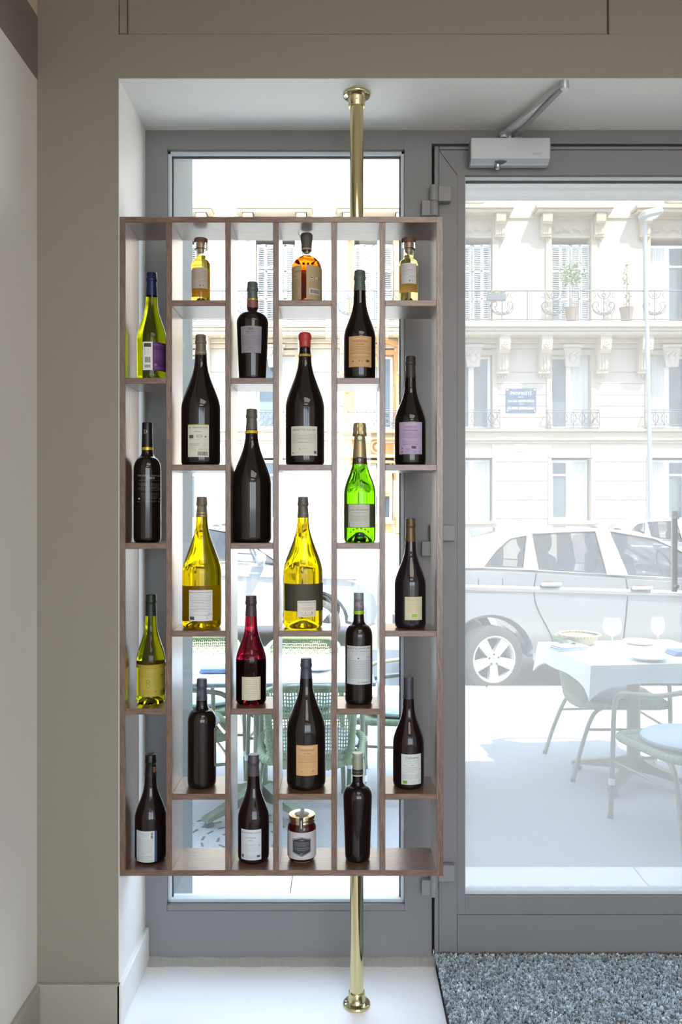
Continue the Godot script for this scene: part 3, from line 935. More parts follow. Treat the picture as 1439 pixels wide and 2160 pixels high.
func window_meshes() -> Dictionary:
	# leaves of a tall casement: local origin at the bottom middle of the opening
	var d := {}
	for e in [["tall", 1.24, 2.42], ["upper", 1.26, 2.74], ["low", 1.2, 1.98]]:
		var w: float = e[1]
		var h: float = e[2]
		var f := mb()
		for x in [-w / 2 + 0.03, -0.045, 0.045, w / 2 - 0.03]:
			f.span(x - 0.045, x + 0.045, 0, h, -0.3, -0.22, 0.008)
		for y in [0.0, h - 0.08]:
			f.span(-w / 2, w / 2, y, y + 0.1, -0.3, -0.225, 0.008)
		if e[0] != "tall":
			f.span(-w / 2, w / 2, h * 0.74, h * 0.74 + 0.07, -0.3, -0.225, 0.008)
		d[e[0] + "_frame"] = f.mesh()
		d[e[0] + "_pane"] = mb().span(0.09, w / 2 - 0.05, 0.08, h - 0.07, -0.27, -0.265).mesh()
		d[e[0] + "_room"] = mb().span(-w / 2, w / 2, 0, h, -0.95, -0.9).mesh()
		var cu := mb()
		var last := Vector3.ZERO
		for k in 33:
			var x := lerpf(0.07, w / 2 - 0.05, k / 32.0)
			var p := Vector3(x, 0.06, -0.42 + 0.03 * sin(k * 1.45))
			if k > 0:
				cu.quad(last, p, p + Vector3(0, h - 0.12, 0), last + Vector3(0, h - 0.12, 0), Vector3(0, 0, 1))
			last = p
		d[e[0] + "_curtain"] = cu.mesh()
	var sh := mb()
	sh.span(0, 0.04, 0, 2.7, -0.02, 0.02, 0.004)
	sh.span(0.25, 0.29, 0, 2.7, -0.02, 0.02, 0.004)
	for y in [0.0, 0.9, 1.8, 2.64]:
		sh.span(0, 0.29, y, y + 0.07, -0.02, 0.02, 0.004)
	d["shutter"] = sh.mesh()
	var sl := mb()
	for k in 42:
		sl.box(Vector3(0.145, 0.1 + k * 0.061, 0), Vector3(0.22, 0.008, 0.05), 0.0, Basis(Vector3.RIGHT, 0.7))
	d["slats"] = sl.mesh()
	# small balcony grille
	var g := mb()
	for y in [0.0, 0.09, 0.5, 0.57]:
		g.tube([Vector3(-0.84, y, 0), Vector3(0.84, y, 0)], 0.014, 6)
	for k in 7:
		var x := -0.84 + 0.28 * k
		g.tube([Vector3(x, 0, 0), Vector3(x, 0.57, 0)], 0.012, 6)
	for k in 6:
		var c := Vector3(-0.7 + 0.28 * k, 0.295, 0)
		g.tube(arc(c + Vector3(0, 0.09, 0), 0.085, 0, TAU, 12), 0.011, 5, true)
		g.tube(arc(c + Vector3(0, -0.1, 0), 0.075, 0, TAU, 12), 0.011, 5, true)
		g.tube(smooth([c + Vector3(-0.13, 0.2, 0), c + Vector3(-0.05, 0.05, 0), c + Vector3(-0.08, -0.05, 0), c + Vector3(-0.13, -0.2, 0)], 5), 0.011, 5)
		g.tube(smooth([c + Vector3(0.13, 0.2, 0), c + Vector3(0.05, 0.05, 0), c + Vector3(0.08, -0.05, 0), c + Vector3(0.13, -0.2, 0)], 5), 0.011, 5)
	for s in [-0.84, 0.84]:
		for y in [0.0, 0.5, 0.57]:
			g.tube([Vector3(s, y, 0), Vector3(s, y, -0.22)], 0.014, 6)
	d["grille"] = g.mesh()
	# panel of the long balcony: rails, posts, garland and scrolls
	var L := 3.22
	var b := mb()
	b.tube([Vector3(-L / 2, 0.97, 0), Vector3(L / 2, 0.97, 0)], 0.024, 8)
	b.tube([Vector3(-L / 2, 0.06, 0), Vector3(L / 2, 0.06, 0)], 0.016, 6)
	for k in 5:
		var x := -L / 2 + L * k / 4
		b.tube([Vector3(x, 0, 0), Vector3(x, 0.97, 0)], 0.016, 6)
	for s in [-1.0, 1.0]:
		var c := Vector3(s * L / 4, 0.5, 0)
		b.tube(arc(c + Vector3(0, 0.42, 0), 0.2, PI, TAU, 12), 0.016, 6)
		b.tube(arc(c + Vector3(0, 0.33, 0), 0.06, 0, TAU, 10), 0.016, 6, true)
		b.tube(arc(c + Vector3(-0.02, 0.08, 0), 0.36, PI * 1.05, PI * 1.95, 16), 0.018, 6)
		b.tube(arc(c + Vector3(0, 0.0, 0), 0.24, PI * 1.05, PI * 1.95, 14), 0.012, 6)
		for e in [-1.0, 1.0]:
			b.tube(smooth([c + Vector3(e * 0.05, -0.3, 0), c + Vector3(e * 0.3, -0.2, 0), c + Vector3(e * 0.34, 0.05, 0), c + Vector3(e * 0.2, 0.12, 0), c + Vector3(e * 0.17, -0.02, 0), c + Vector3(e * 0.24, -0.04, 0)], 6), 0.014, 6)
			b.tube(smooth([c + Vector3(e * 0.38, 0.42, 0), c + Vector3(e * 0.26, 0.36, 0), c + Vector3(e * 0.3, 0.24, 0), c + Vector3(e * 0.36, 0.3, 0)], 6), 0.012, 6)
		for k in 9:
			b.ball(c + Vector3(-0.2 + 0.05 * k, -0.3 + 0.02 * absf(k - 4) + 0.05 * (k % 2), 0), Vector3(0.035, 0.028, 0.02), 8, 5)
		for k in 3:
			b.ball(c + Vector3(0, -0.02 - 0.09 * k, 0), Vector3(0.02, 0.028, 0.02), 8, 5)
	d["rail"] = b.mesh()
	# scrolled bracket
	var side := PackedVector2Array()
	for p in [[0, 0], [0.62, 0], [0.64, -0.16], [0.6, -0.42], [0.48, -0.52], [0.34, -0.5], [0.3, -0.62], [0.3, -0.95], [0.22, -1.1], [0.1, -1.18], [0, -1.18]]:
		side.append(Vector2(p[0], p[1]))
	var xf := Transform3D(Basis(Vector3(0, 0, 1), Vector3(0, 1, 0), Vector3(1, 0, 0)), Vector3.ZERO)
	var br := mb().prism(side, -0.17, 0.17, xf)
	br.span(-0.22, 0.22, 0, 0.1, 0, 0.68, 0.02)
	for k in 3:
		br.span(-0.12 + 0.09 * k, -0.06 + 0.09 * k, -1.02, -0.6, 0.28, 0.325, 0.01)
		br.ball(Vector3(-0.09 + 0.09 * k, -1.2, 0.12), Vector3(0.035, 0.06, 0.05), 8, 5)
	br.span(-0.2, 0.2, -1.14, -1.07, 0.0, 0.26, 0.02)
	d["bracket"] = br.mesh()
	var ro := mb()
	ro.tube(arc(Vector3(0, -0.27, 0.63), 0.1, 0, TAU, 12), 0.022, 6, true)
	ro.ball(Vector3(0, -0.27, 0.63), Vector3(0.05, 0.05, 0.04), 10, 6)
	for k in 5:
		var t := TAU * k / 5
		ro.ball(Vector3(sin(t) * 0.075, -0.27 + cos(t) * 0.075, 0.64), Vector3(0.035, 0.035, 0.02), 8, 5)
	d["rosette"] = ro.mesh()
	var key := mb()
	key.prism(PackedVector2Array([Vector2(-0.28, 0), Vector2(0.28, 0), Vector2(0.2, -0.62), Vector2(-0.2, -0.62)]), 0, 0.14)
	for k in 7:
		key.ball(Vector3(-0.18 + 0.06 * k, -0.22 + 0.06 * sin(k * 2.1), 0.16), Vector3(0.06, 0.07, 0.07), 8, 5)
	key.ball(Vector3(0, -0.38, 0.15), Vector3(0.12, 0.13, 0.08), 10, 6)
	key.span(-0.34, 0.34, 0, 0.09, 0, 0.24, 0.02)
	d["keystone"] = key.mesh()
	var fr := mb()
	for k in 13:
		fr.ball(Vector3(-0.66 + 0.11 * k, 0.06 * sin(k * 1.9), 0.01), Vector3(0.055, 0.05, 0.035), 8, 5)
	d["frieze"] = fr.mesh()
	return d


func build_houses() -> void:
	var W := window_meshes()
	var root := thing("apartment_house", "pale stone apartment house across the street with a long iron balcony", "building", Vector3(0, 0, -ZFAC))
	var pitch := 208.0 * ZFAC / F
	var y_low0 := py(1098, ZFAC)
	var y_low1 := py(966, ZFAC)
	var y_band0 := py(935, ZFAC)
	var y_band1 := py(905, ZFAC)
	var y_t1 := py(749, ZFAC)
	var y_slab0 := py(706, 25.3)
	var y_slab1 := py(678, 25.2)
	var y_u1 := py(500, ZFAC)
	var x_first := px(1205, ZFAC) - 5 * pitch
	var count := 9
	obj("wall", mb().span(x_first - pitch * 3, x_first + pitch * (count + 1), ROAD, 17.0, -1.6, -1.0), M.house_stone, root)
	obj("plinth", mb().span(x_first - pitch * 3, x_first + pitch * (count + 1), ROAD, 0.7, -1.0, 0.05, 0.03), M.house_stone, root)
	obj("attic_wall", mb().span(x_first - pitch * 3, x_first + pitch * (count + 1), py(455, ZFAC), 17.0, -1.0, 0.0), M.house_stone, root)
	obj("string_course", mb().span(x_first - pitch * 3, x_first + pitch * (count + 1), py(462, ZFAC), py(455, ZFAC), -0.3, 0.05, 0.02), M.house_trim, root)
	for e in [[y_band0, y_band0 + 0.08, 0.05], [y_band0 + 0.08, y_band1 - 0.1, 0.1], [y_band1 - 0.1, y_band1, 0.2]]:
		obj("cornice", mb().span(x_first - pitch * 3, x_first + pitch * (count + 1), e[0], e[1], -1.0, e[2], 0.02), M.house_trim, root)
	for e in [[y_slab0 - 0.3, y_slab0 - 0.16, 0.12], [y_slab0 - 0.16, y_slab0, 0.22], [y_slab0, y_slab0 + 0.12, 0.72], [y_slab0 + 0.12, y_slab0 + 0.22, 0.78], [y_slab0 + 0.22, y_slab1, 0.86]]:
		obj("balcony_slab" if e[2] > 0.5 else "cornice", mb().span(x_first - pitch * 3, x_first + pitch * (count + 1), e[0], e[1], -1.0, e[2], 0.025), M.house_trim, root)
	var hw := 0.64
	var pier := pitch - 2 * hw
	var rows := [787.0, 813.5, 840.0, 867.0, 893.0]
	var course_top := mb().span(-pier / 2, pier / 2, y_t1 - 0.55, y_slab0 - 0.3, -1.0, 0.0, 0.012).mesh()
	var courses := []
	var y := y_t1 - 0.57
	var step := (y - y_band1) / 5.0
	for k in 5:
		courses.append(mb().span(-pier / 2, pier / 2, y - step * (k + 1) + 0.014, y - step * k, -1.0, 0.0, 0.012).mesh())
	var back := mb().span(-pier / 2 + 0.02, pier / 2 - 0.02, y_band1, y_t1, -1.0, -0.03).mesh()
	var pier_up := mb().span(-pier / 2, pier / 2, y_slab1, py(455, ZFAC), -1.0, 0.0, 0.01).mesh()
	var low := []
	y = y_band0
	for k in 7:
		low.append(mb().span(-pier / 2, pier / 2, y - 0.62 * (k + 1) + 0.012, y - 0.62 * k, -1.0, 0.0, 0.01).mesh())
	for k in count:
		var x := x_first + pitch * k
		var bay := k == 3
		var stone: Material = M.tan_stone if bay else M.house_stone
		# wall pieces: the pier to the right of this window, the panels over and under the openings
		var p := x + pitch / 2
		obj("pier", course_top, M.house_stone, root, Vector3(p, 0, 0))
		obj("pier", back, M.house_trim, root, Vector3(p, 0, 0))
		for c in courses:
			obj("stone_course", c, M.house_stone, root, Vector3(p, 0, 0))
		for c in low:
			obj("stone_course", c, M.house_stone, root, Vector3(p, 0, 0))
		obj("pier", pier_up, M.house_stone, root, Vector3(p, 0, 0))
		obj("panel", mb().span(x - hw, x + hw, y_t1, y_slab0 - 0.3, -1.0, -0.06), stone, root)
		obj("panel", mb().span(x - hw, x + hw, y_low1, y_band0, -1.0, -0.04), stone, root)
		obj("panel", mb().span(x - hw, x + hw, 0.7, y_low0, -1.0, -0.03), stone, root)
		obj("panel", mb().span(x - hw, x + hw, y_u1, py(455, ZFAC), -1.0, -0.08), M.house_stone, root)
		# surrounds
		var sur := mb()
		for s in [-1.0, 1.0]:
			sur.span(x + s * hw, x + s * (hw + 0.17), y_band1, y_t1 + 0.1, -0.3, 0.05, 0.015)
			sur.span(x + s * hw, x + s * (hw + 0.12), y_low0 - 0.05, y_low1 + 0.05, -0.3, 0.035, 0.012)
			sur.span(x + s * hw, x + s * (hw + 0.2), y_slab1, py(470, ZFAC), -0.3, 0.06, 0.015)
		sur.span(x - hw - 0.17, x + hw + 0.17, y_t1, y_t1 + 0.16, -0.3, 0.06, 0.015)
		sur.span(x - hw - 0.1, x + hw + 0.1, y_low1, y_low1 + 0.12, -0.3, 0.06, 0.012)
		sur.span(x - hw - 0.12, x + hw + 0.12, y_low0 - 0.12, y_low0, -0.3, 0.1, 0.012)
		obj("surround", sur, M.tan_stone if bay else M.house_trim, root)
		obj("keystone", W.keystone, stone, root, Vector3(x, y_slab0 - 0.3, 0.05))
		for s in [-1.0, 1.0]:
			var br := obj("bracket", W.bracket, M.house_trim, root, Vector3(x + s * 0.94, y_slab0 - 0.02, 0.02))
			obj("rosette", W.rosette, M.house_trim, br)
			var up := obj("bracket", W.bracket, M.house_trim, root, Vector3(x + s * 0.86, py(458, ZFAC), 0.02))
			up.scale = Vector3(0.9, 0.62, 0.62)
		obj("frieze", W.frieze, M.house_trim, root, Vector3(x, py(485, ZFAC), 0.0))
		var hood := mb()
		hood.span(x - 1.2, x + 1.2, py(458, ZFAC), py(451, ZFAC), -0.3, 0.46, 0.02)
		hood.span(x - 1.26, x + 1.26, py(451, ZFAC), py(443, ZFAC), -0.3, 0.52, 0.02)
		if k % 2 == 0:
			hood.prism(PackedVector2Array([Vector2(x - 1.2, py(443, ZFAC)), Vector2(x + 1.2, py(443, ZFAC)), Vector2(x, py(418, ZFAC))]), -0.3, 0.4)
			hood.ball(Vector3(x, py(434, ZFAC), 0.42), Vector3(0.35, 0.12, 0.05), 12, 6)
		obj("hood", hood, M.house_trim, root)
		# windows
		for e in [["tall", y_band1, -0.05], ["upper", y_slab1, -0.05], ["low", y_low0, -0.05]]:
			var f := obj("window", W[e[0] + "_frame"], M.house_frame, root, Vector3(x, e[1], e[2]))
			obj("room", W[e[0] + "_room"], M.house_glass if e[0] != "low" else M.curtain, f)
			for s in [1.0, -1.0]:
				var g := obj("pane", W[e[0] + "_pane"], M.house_glass, f)
				g.scale.x = s
				if (k + int(s > 0)) % 3 == 0 or e[0] == "low" and k == 4:
					obj("curtain", W[e[0] + "_curtain"], M.curtain, f, Vector3(0, 0, 0.2)).scale.x = s
		if k != 6:
			for s in [-1.0, 1.0]:
				for j in 2:
					var sh := obj("shutter", W.shutter, M.shutter_paint, root, Vector3(x + s * (0.62 - 0.3 * j), y_slab1 + 0.02, -0.12 + 0.015 * j))
					sh.scale.x = -s
					sh.rotation.y = s * (0.12 if j == 0 else -0.12)
					obj("slats", W.slats, M.shutter_paint, sh).set_meta("kind", "stuff")
		obj("window_grille", W.grille, M.iron, root, Vector3(x, y_band1 + 0.02, 0.26))
		obj("balcony_rail", W.rail, M.iron, root, Vector3(x, y_slab1, 0.8))
		if bay:
			tan_bay(root, x, y_band1, y_t1)
	# enamel name plate and house number
	var im := paper(256, 196, Color("2f4a66"))
	var ink := Color("eef2f5")
	write(im, "PROPRIÉTÉ", 128, 52, 34, ink, false, 2.0)
	write(im, "DE LA", 128, 74, 14, ink, false, 1.0)
	write(im, "Cie des IMMEUBLES", 128, 112, 26, ink, false, -0.5)
	write(im, "DE LA", 128, 134, 14, ink, false, 1.0)
	write(im, "PLAINE MONCEAU", 128, 172, 29, ink, false, -0.8)
	var sign_ := thing("name_plaque", "blue enamel plaque reading PROPRIÉTÉ on the house front between two windows", "plaque", Vector3(px(1099, ZFAC), py(845, ZFAC), -ZFAC))
	var w := 64.0 * ZFAC / F
	var h := 51.0 * ZFAC / F
	obj("plate", mb().box(Vector3(0, 0, 0.02), Vector3(w, h, 0.03), 0.008), M.plaque_blue, sign_)
	obj("lettering", mb().quad(Vector3(-w / 2 + 0.01, -h / 2 + 0.01, 0.0365), Vector3(w / 2 - 0.01, -h / 2 + 0.01, 0.0365), Vector3(w / 2 - 0.01, h / 2 - 0.01, 0.0365), Vector3(-w / 2 + 0.01, h / 2 - 0.01, 0.0365), Vector3(0, 0, 1)), printed("plaque_print", im, 0.35), sign_)
	for s in [[-1, -1], [1, -1], [1, 1], [-1, 1]]:
		obj("bolt", mb().ball(Vector3(s[0] * (w / 2 - 0.05), s[1] * (h / 2 - 0.05), 0.036), Vector3(0.025, 0.025, 0.015), 10, 5), M.house_frame, sign_)
	var im2 := paper(128, 80, Color("dfe7ee"))
	write(im2, "121", 64, 62, 62, Color("4a6076"), false, 2.0)
	var num := thing("house_number", "small pale house number plate under the plaque on the house front", "number plate", Vector3(px(1096, ZFAC), py(945, ZFAC), -ZFAC))
	obj("plate", mb().box(Vector3(0, 0, 0.012), Vector3(0.34, 0.23, 0.02), 0.004), M.house_frame, num)
	obj("digits", mb().quad(Vector3(-0.16, -0.105, 0.0235), Vector3(0.16, -0.105, 0.0235), Vector3(0.16, 0.105, 0.0235), Vector3(-0.16, 0.105, 0.0235), Vector3(0, 0, 1)), printed("number_print", im2, 0.4), num)
	# plants on the long balcony
	balcony_plant("potted_shrub", "round green shrub in a pot on the long balcony before a shuttered window", at(1206, 676, 25.45), 0.42, 1.5, 260, true)
	balcony_plant("tall_plant", "thin tall plant in a pot on the long balcony left of the street lamp", at(1322, 676, 25.45), 0.16, 1.75, 60, false)
	var z := 25.1
	var bx := thing("planter_box", "small iron planter hung on the rail of the long balcony", "planter", at(1047, 634, z))
	obj("box", mb().span(-0.3, 0.3, 0.0, 0.2, -0.1, 0.1, 0.01), M.iron, bx)
	var pl := mb()
	for k in 40:
		var c := Vector3(rng.randf_range(-0.28, 0.28), rng.randf_range(0.18, 0.32), rng.randf_range(-0.08, 0.08))
		pl.box(c, Vector3(0.07, 0.02, 0.05), 0.0, Basis(Vector3(rng.randf(), rng.randf(), rng.randf()).normalized(), rng.randf() * 3.0))
	obj("foliage", pl, M.leaf, bx)


func balcony_plant(called: String, label: String, where: Vector3, r: float, h: float, leaves: int, round_: bool) -> void:
	var root := thing(called, label, "plant", where)
	obj("pot", mb().lathe([Vector2(0, 0), Vector2(0.16, 0), Vector2(0.22, 0.36), Vector2(0.24, 0.4), Vector2(0.2, 0.4), Vector2(0, 0.38)], 18), M.pot, root)
	obj("stem", mb().tube([Vector3(0, 0.38, 0), Vector3(0.02, h * 0.6, 0), Vector3(0, h, 0)], 0.025, 7, false, 0.01), M.pot, root)
	var f := mb()
	for k in leaves:
		var d := Vector3(rng.randfn(), rng.randfn(), rng.randfn()).normalized() * pow(rng.randf(), 0.45)
		var c := Vector3(0, h, 0) + d * r if round_ else Vector3(d.x * r, lerpf(0.5, h + 0.15, rng.randf()), d.z * r)
		var b := Basis(Vector3(rng.randfn(), rng.randfn(), rng.randfn()).normalized(), rng.randf() * TAU)
		var e := [Vector3(-0.075, 0, 0), Vector3(0, 0.012, 0.03), Vector3(0.075, 0, 0), Vector3(0, 0.012, -0.03)]
		f.quad(c + b * e[0], c + b * e[1], c + b * e[2], c + b * e[3], b * Vector3.UP)
	obj("foliage", f, M.leaf, root).set_meta("kind", "stuff")


func tan_bay(root: Node3D, x: float, y0: float, y1: float) -> void:
	# the carved warm coloured bay behind the middle of the rack
	var b := mb()
	for s in [-1.0, 1.0]:
		b.span(x + s * 0.7, x + s * 1.02, 0.7, y1 + 0.12, -0.2, 0.16, 0.02)
		b.span(x + s * 0.66, x + s * 1.06, y1 + 0.05, y1 + 0.2, -0.2, 0.22, 0.02)
		b.span(x + s * 0.66, x + s * 1.06, y0 - 0.2, y0 + 0.05, -0.2, 0.22, 0.02)
		for k in 6:
			b.ball(Vector3(x + s * 0.86, y1 - 0.4 - 0.16 * k, 0.17), Vector3(0.07, 0.075, 0.05), 10, 6)
		b.span(x + s * 0.78, x + s * 0.94, y0 + 0.25, y0 + 0.5, 0.1, 0.2, 0.015)
	obj("pilasters", b, M.tan_stone, root)
	var a := mb()
	for k in 12:
		var t0 := PI * k / 12
		var t1 := PI * (k + 1) / 12
		var p := PackedVector2Array([Vector2(x + cos(t0) * 1.04, y1 + 0.1 + sin(t0) * 0.42), Vector2(x + cos(t1) * 1.04, y1 + 0.1 + sin(t1) * 0.42), Vector2(x + cos(t1) * 0.82, y1 + 0.08 + sin(t1) * 0.28), Vector2(x + cos(t0) * 0.82, y1 + 0.08 + sin(t0) * 0.28)])
		a.prism(p, -0.1, 0.28)
	obj("arch", a, M.tan_stone, root)
	var c := mb()
	for e in [[y0 - 0.16, y0 - 0.06, 0.36], [y0 - 0.36, y0 - 0.28, 0.26], [y0 - 0.95, y0 - 0.85, 0.3], [y0 - 1.12, y0 - 1.04, 0.22]]:
		c.span(x - 1.1, x + 1.1, e[0], e[1], -0.1, e[2], 0.02)
	c.tube(arc(Vector3(x + 0.1, y0 - 0.6, 0.13), 0.2, 0, TAU, 16), 0.035, 8, true)
	c.ball(Vector3(x + 0.1, y0 - 0.6, 0.12), Vector3(0.1, 0.1, 0.05), 12, 6)
	obj("carved_apron", c, M.tan_stone, root)
	var d := mb()
	for s in [-1.0, 1.0]:
		d.span(x + s * 0.08, x + s * 0.6, y0 - 2.2, y0 - 1.3, -0.05, 0.06, 0.02)
		d.span(x + s * 0.16, x + s * 0.52, y0 - 2.1, y0 - 1.4, 0.0, 0.1, 0.02)
	obj("carved_panel", d, M.tan_stone, root)


func build_cars() -> void:
	var z := 7.55
	var first := make_car()
	first.position = Vector3(px(1038, z), ROAD, -z - 0.9)
	tag(first, "silver estate car parked at the kerb, seen through the glass door", "car", "cars parked in the street")
	copy(first, Vector3(px(209, 9.9), ROAD, -10.8), 0.0, "silver car standing in the road behind the wine rack", "cars parked in the street")
	copy(first, Vector3(px(1400, 15.0), ROAD, -17.6), 0.0, "silver car parked on the far side of the street beside the lamp", "cars parked in the street")


func make_car() -> Node3D:
	var root := thing("estate_car", "", "car")
	var hw := 0.9
	# lower body: outline with wheel arches, lofted from slightly inset flanks
	var out := PackedVector2Array()
	for p in [[-0.76, 0.34], [-0.84, 0.42], [-0.85, 0.62], [-0.8, 0.95], [-0.7, 1.19], [-0.05, 1.195], [0.45, 1.175], [1.2, 1.13], [2.28, 1.07], [2.75, 1.0], [3.2, 0.88], [3.45, 0.72], [3.52, 0.5], [3.46, 0.3], [3.3, 0.24]]:
		out.append(Vector2(p[0], p[1]))
	for wx in [2.68, 0.0]:
		for k in 15:
			var t := PI * k / 14
			out.append(Vector2(wx + cos(t) * 0.385, maxf(0.24, 0.31 + sin(t) * 0.385)) if k in [0, 14] else Vector2(wx + cos(t) * 0.385, 0.31 + sin(t) * 0.385))
	out.append(Vector2(-0.5, 0.26))
	var inset := PackedVector2Array()
	var m := out.size()
	for k in m:
		var t := (out[(k + 1) % m] - out[(k - 1 + m) % m]).normalized()
		inset.append(out[k] + Vector2(t.y, -t.x) * 0.045)
	var b := mb()
	var flank := func(y: float) -> float:                # the doors tuck under below the crease
		return hw - maxf(0.0, 0.95 - y) * 0.22
	for s in [-1.0, 1.0]:
		for lim in [[-1.0, 0.95], [0.95, 2.0]]:
			for piece in Geometry2D.intersect_polygons(inset, PackedVector2Array([Vector2(-2, lim[0]), Vector2(5, lim[0]), Vector2(5, lim[1]), Vector2(-2, lim[1])])):
				var tri := Geometry2D.triangulate_polygon(piece)
				for k in range(0, tri.size(), 3):
					var q := []
					for j in 3:
						q.append(Vector3(piece[tri[k + j]].x, piece[tri[k + j]].y, s * flank.call(piece[tri[k + j]].y)))
					b.flat(q[0], q[1], q[2], Vector3(0, 0, s))
		for k in m:
			var e := (k + 1) % m
			var o := Vector3(out[e].y - out[k].y, out[k].x - out[e].x, 0) * -1.0
			b.quad(Vector3(inset[k].x, inset[k].y, s * flank.call(inset[k].y)), Vector3(inset[e].x, inset[e].y, s * flank.call(inset[e].y)), Vector3(out[e].x, out[e].y, s * (hw - 0.2)), Vector3(out[k].x, out[k].y, s * (hw - 0.2)), o + Vector3(0, 0, s * 0.05))
	for k in m:
		var e := (k + 1) % m
		var o := Vector3(out[e].y - out[k].y, out[k].x - out[e].x, 0) * -1.0
		b.quad(Vector3(out[k].x, out[k].y, -hw + 0.2), Vector3(out[e].x, out[e].y, -hw + 0.2), Vector3(out[e].x, out[e].y, hw - 0.2), Vector3(out[k].x, out[k].y, hw - 0.2), o)
	# crease along the doors
	for s in [-1.0, 1.0]:
		b.prism(PackedVector2Array([Vector2(0.0, 0.0), Vector2(0.0, 0.07), Vector2(0.012, 0.05), Vector2(0.016, 0.02)]), -0.7, 3.2, Transform3D(Basis(Vector3(0, 0, s), Vector3(-0.0, 1, 0), Vector3(1, -0.028, 0)), Vector3(0, 0.955, s * (hw - 0.001))))
		b.prism(PackedVector2Array([Vector2(0.0, 0.0), Vector2(0.0, 0.12), Vector2(0.02, 0.1), Vector2(0.022, 0.02)]), 0.42, 2.26, Transform3D(Basis(Vector3(0, 0, s), Vector3(0, 1, 0), Vector3(1, 0, 0)), Vector3(0, 0.27, s * (hw - 0.15))))
	obj("body", b, M.car_paint, root)
	# upper body: pillars and roof round the side windows
	var top := PackedVector2Array()
	for p in [[-0.7, 1.18], [-0.45, 1.34], [-0.2, 1.46], [0.1, 1.53], [0.55, 1.565], [1.05, 1.565], [1.45, 1.53], [1.8, 1.41], [2.4, 1.06], [1.2, 1.12], [0.4, 1.165], [-0.05, 1.185]]:
		top.append(Vector2(p[0], p[1]))
	var wins := []
	for w in [[[-0.06, 1.2], [0.31, 1.19], [0.37, 1.49], [0.21, 1.455], [0.07, 1.34]], [[0.46, 1.175], [1.1, 1.135], [1.045, 1.53], [0.43, 1.505]], [[1.31, 1.125], [2.24, 1.075], [1.82, 1.35], [1.61, 1.455], [1.19, 1.53]]]:
		var pv := PackedVector2Array()
		for p in w:
			pv.append(Vector2(p[0], p[1]))
		wins.append(pv)
	var lean := func(p: Vector2, s: float, inward: float) -> Vector3:
		return Vector3(p.x, p.y, s * (0.875 - inward - maxf(0.0, p.y - 1.1) * 0.42))
	var cab := mb()
	var cuts := [-1.0, 0.17, 0.75, 1.6, 2.6]
	for k in 4:
		var strip := PackedVector2Array([Vector2(cuts[k], 0.9), Vector2(cuts[k + 1], 0.9), Vector2(cuts[k + 1], 1.8), Vector2(cuts[k], 1.8)])
		var pieces := Geometry2D.intersect_polygons(top, strip)
		for w in wins:
			var next: Array[PackedVector2Array] = []
			for piece in pieces:
				next.append_array(Geometry2D.clip_polygons(piece, w))
			pieces = next
		for piece in pieces:
			var t := Geometry2D.triangulate_polygon(piece)
			for j in range(0, t.size(), 3):
				for s in [-1.0, 1.0]:
					cab.flat(lean.call(piece[t[j]], s, 0.0), lean.call(piece[t[j + 1]], s, 0.0), lean.call(piece[t[j + 2]], s, 0.0), Vector3(0, 0, s))
	for k in range(1, 7):
		cab.quad(lean.call(top[k], 1.0, 0.0), lean.call(top[k + 1], 1.0, 0.0), lean.call(top[k + 1], -1.0, 0.0), lean.call(top[k], -1.0, 0.0), Vector3.UP)
	obj("roof", cab, M.car_paint, root)
	var names := ["rear_quarter_window", "rear_door_window", "front_door_window"]
	for k in 3:
		for s in [-1.0, 1.0]:
			var g := mb()
			var t := Geometry2D.triangulate_polygon(wins[k])
			for j in range(0, t.size(), 3):
				for d in [0.012, 0.016]:
					g.flat(lean.call(wins[k][t[j]], s, d), lean.call(wins[k][t[j + 1]], s, d), lean.call(wins[k][t[j + 2]], s, d), Vector3(0, 0, s if d < 0.014 else -s))
			obj(names[k], g, M.car_glass, root)
			var edge := mb()
			var ring := []
			for p in wins[k]:
				ring.append(lean.call(p, s, 0.002))
			edge.tube(ring, 0.009, 5, true)
			obj("window_seal", edge, M.car_dark, root)
	var ws := mb()
	ws.quad(lean.call(top[7], 1.0, 0.03), lean.call(top[8], 1.0, 0.03), lean.call(top[8], -1.0, 0.03), lean.call(top[7], -1.0, 0.03), Vector3(1, 1, 0))
	obj("windscreen", ws, M.car_glass, root)
	var rw := mb()
	rw.quad(lean.call(top[0], 1.0, 0.05), lean.call(top[1], 1.0, 0.05), lean.call(top[1], -1.0, 0.05), lean.call(top[0], -1.0, 0.05), Vector3(-1, 1, 0))
	obj("rear_window", rw, M.car_glass, root)
	obj("cabin_floor", mb().span(-0.6, 2.3, 0.95, 1.0, -0.8, 0.8), M.car_dark, root)
	obj("dashboard", mb().span(1.95, 2.3, 0.95, 1.12, -0.78, 0.78, 0.04), M.car_dark, root)
	for e in [[0.72, 0.34], [0.72, -0.34], [1.48, 0.36], [1.48, -0.36]]:
		var seat := obj("seat", mb().box(Vector3.ZERO, Vector3(0.16, 0.5, 0.48), 0.06, Basis(Vector3(0, 0, 1), 0.22)), M.car_seat, root, Vector3(e[0] - 0.05, 1.06, e[1]))
		obj("headrest", mb().ball(Vector3(-0.06, 0.36, 0), Vector3(0.1, 0.14, 0.15), 14, 10), M.car_seat, seat)
	obj("steering_wheel", mb().tube(smooth([Vector3(1.86, 1.18, 0.36 + 0.18), Vector3(1.8, 1.33, 0.36), Vector3(1.86, 1.18, 0.36 - 0.18), Vector3(1.92, 1.04, 0.36)], 6, true), 0.014, 6, true), M.car_dark, root)
	# seams, handles, filler flap, mirrors, lights
	var seams := mb()
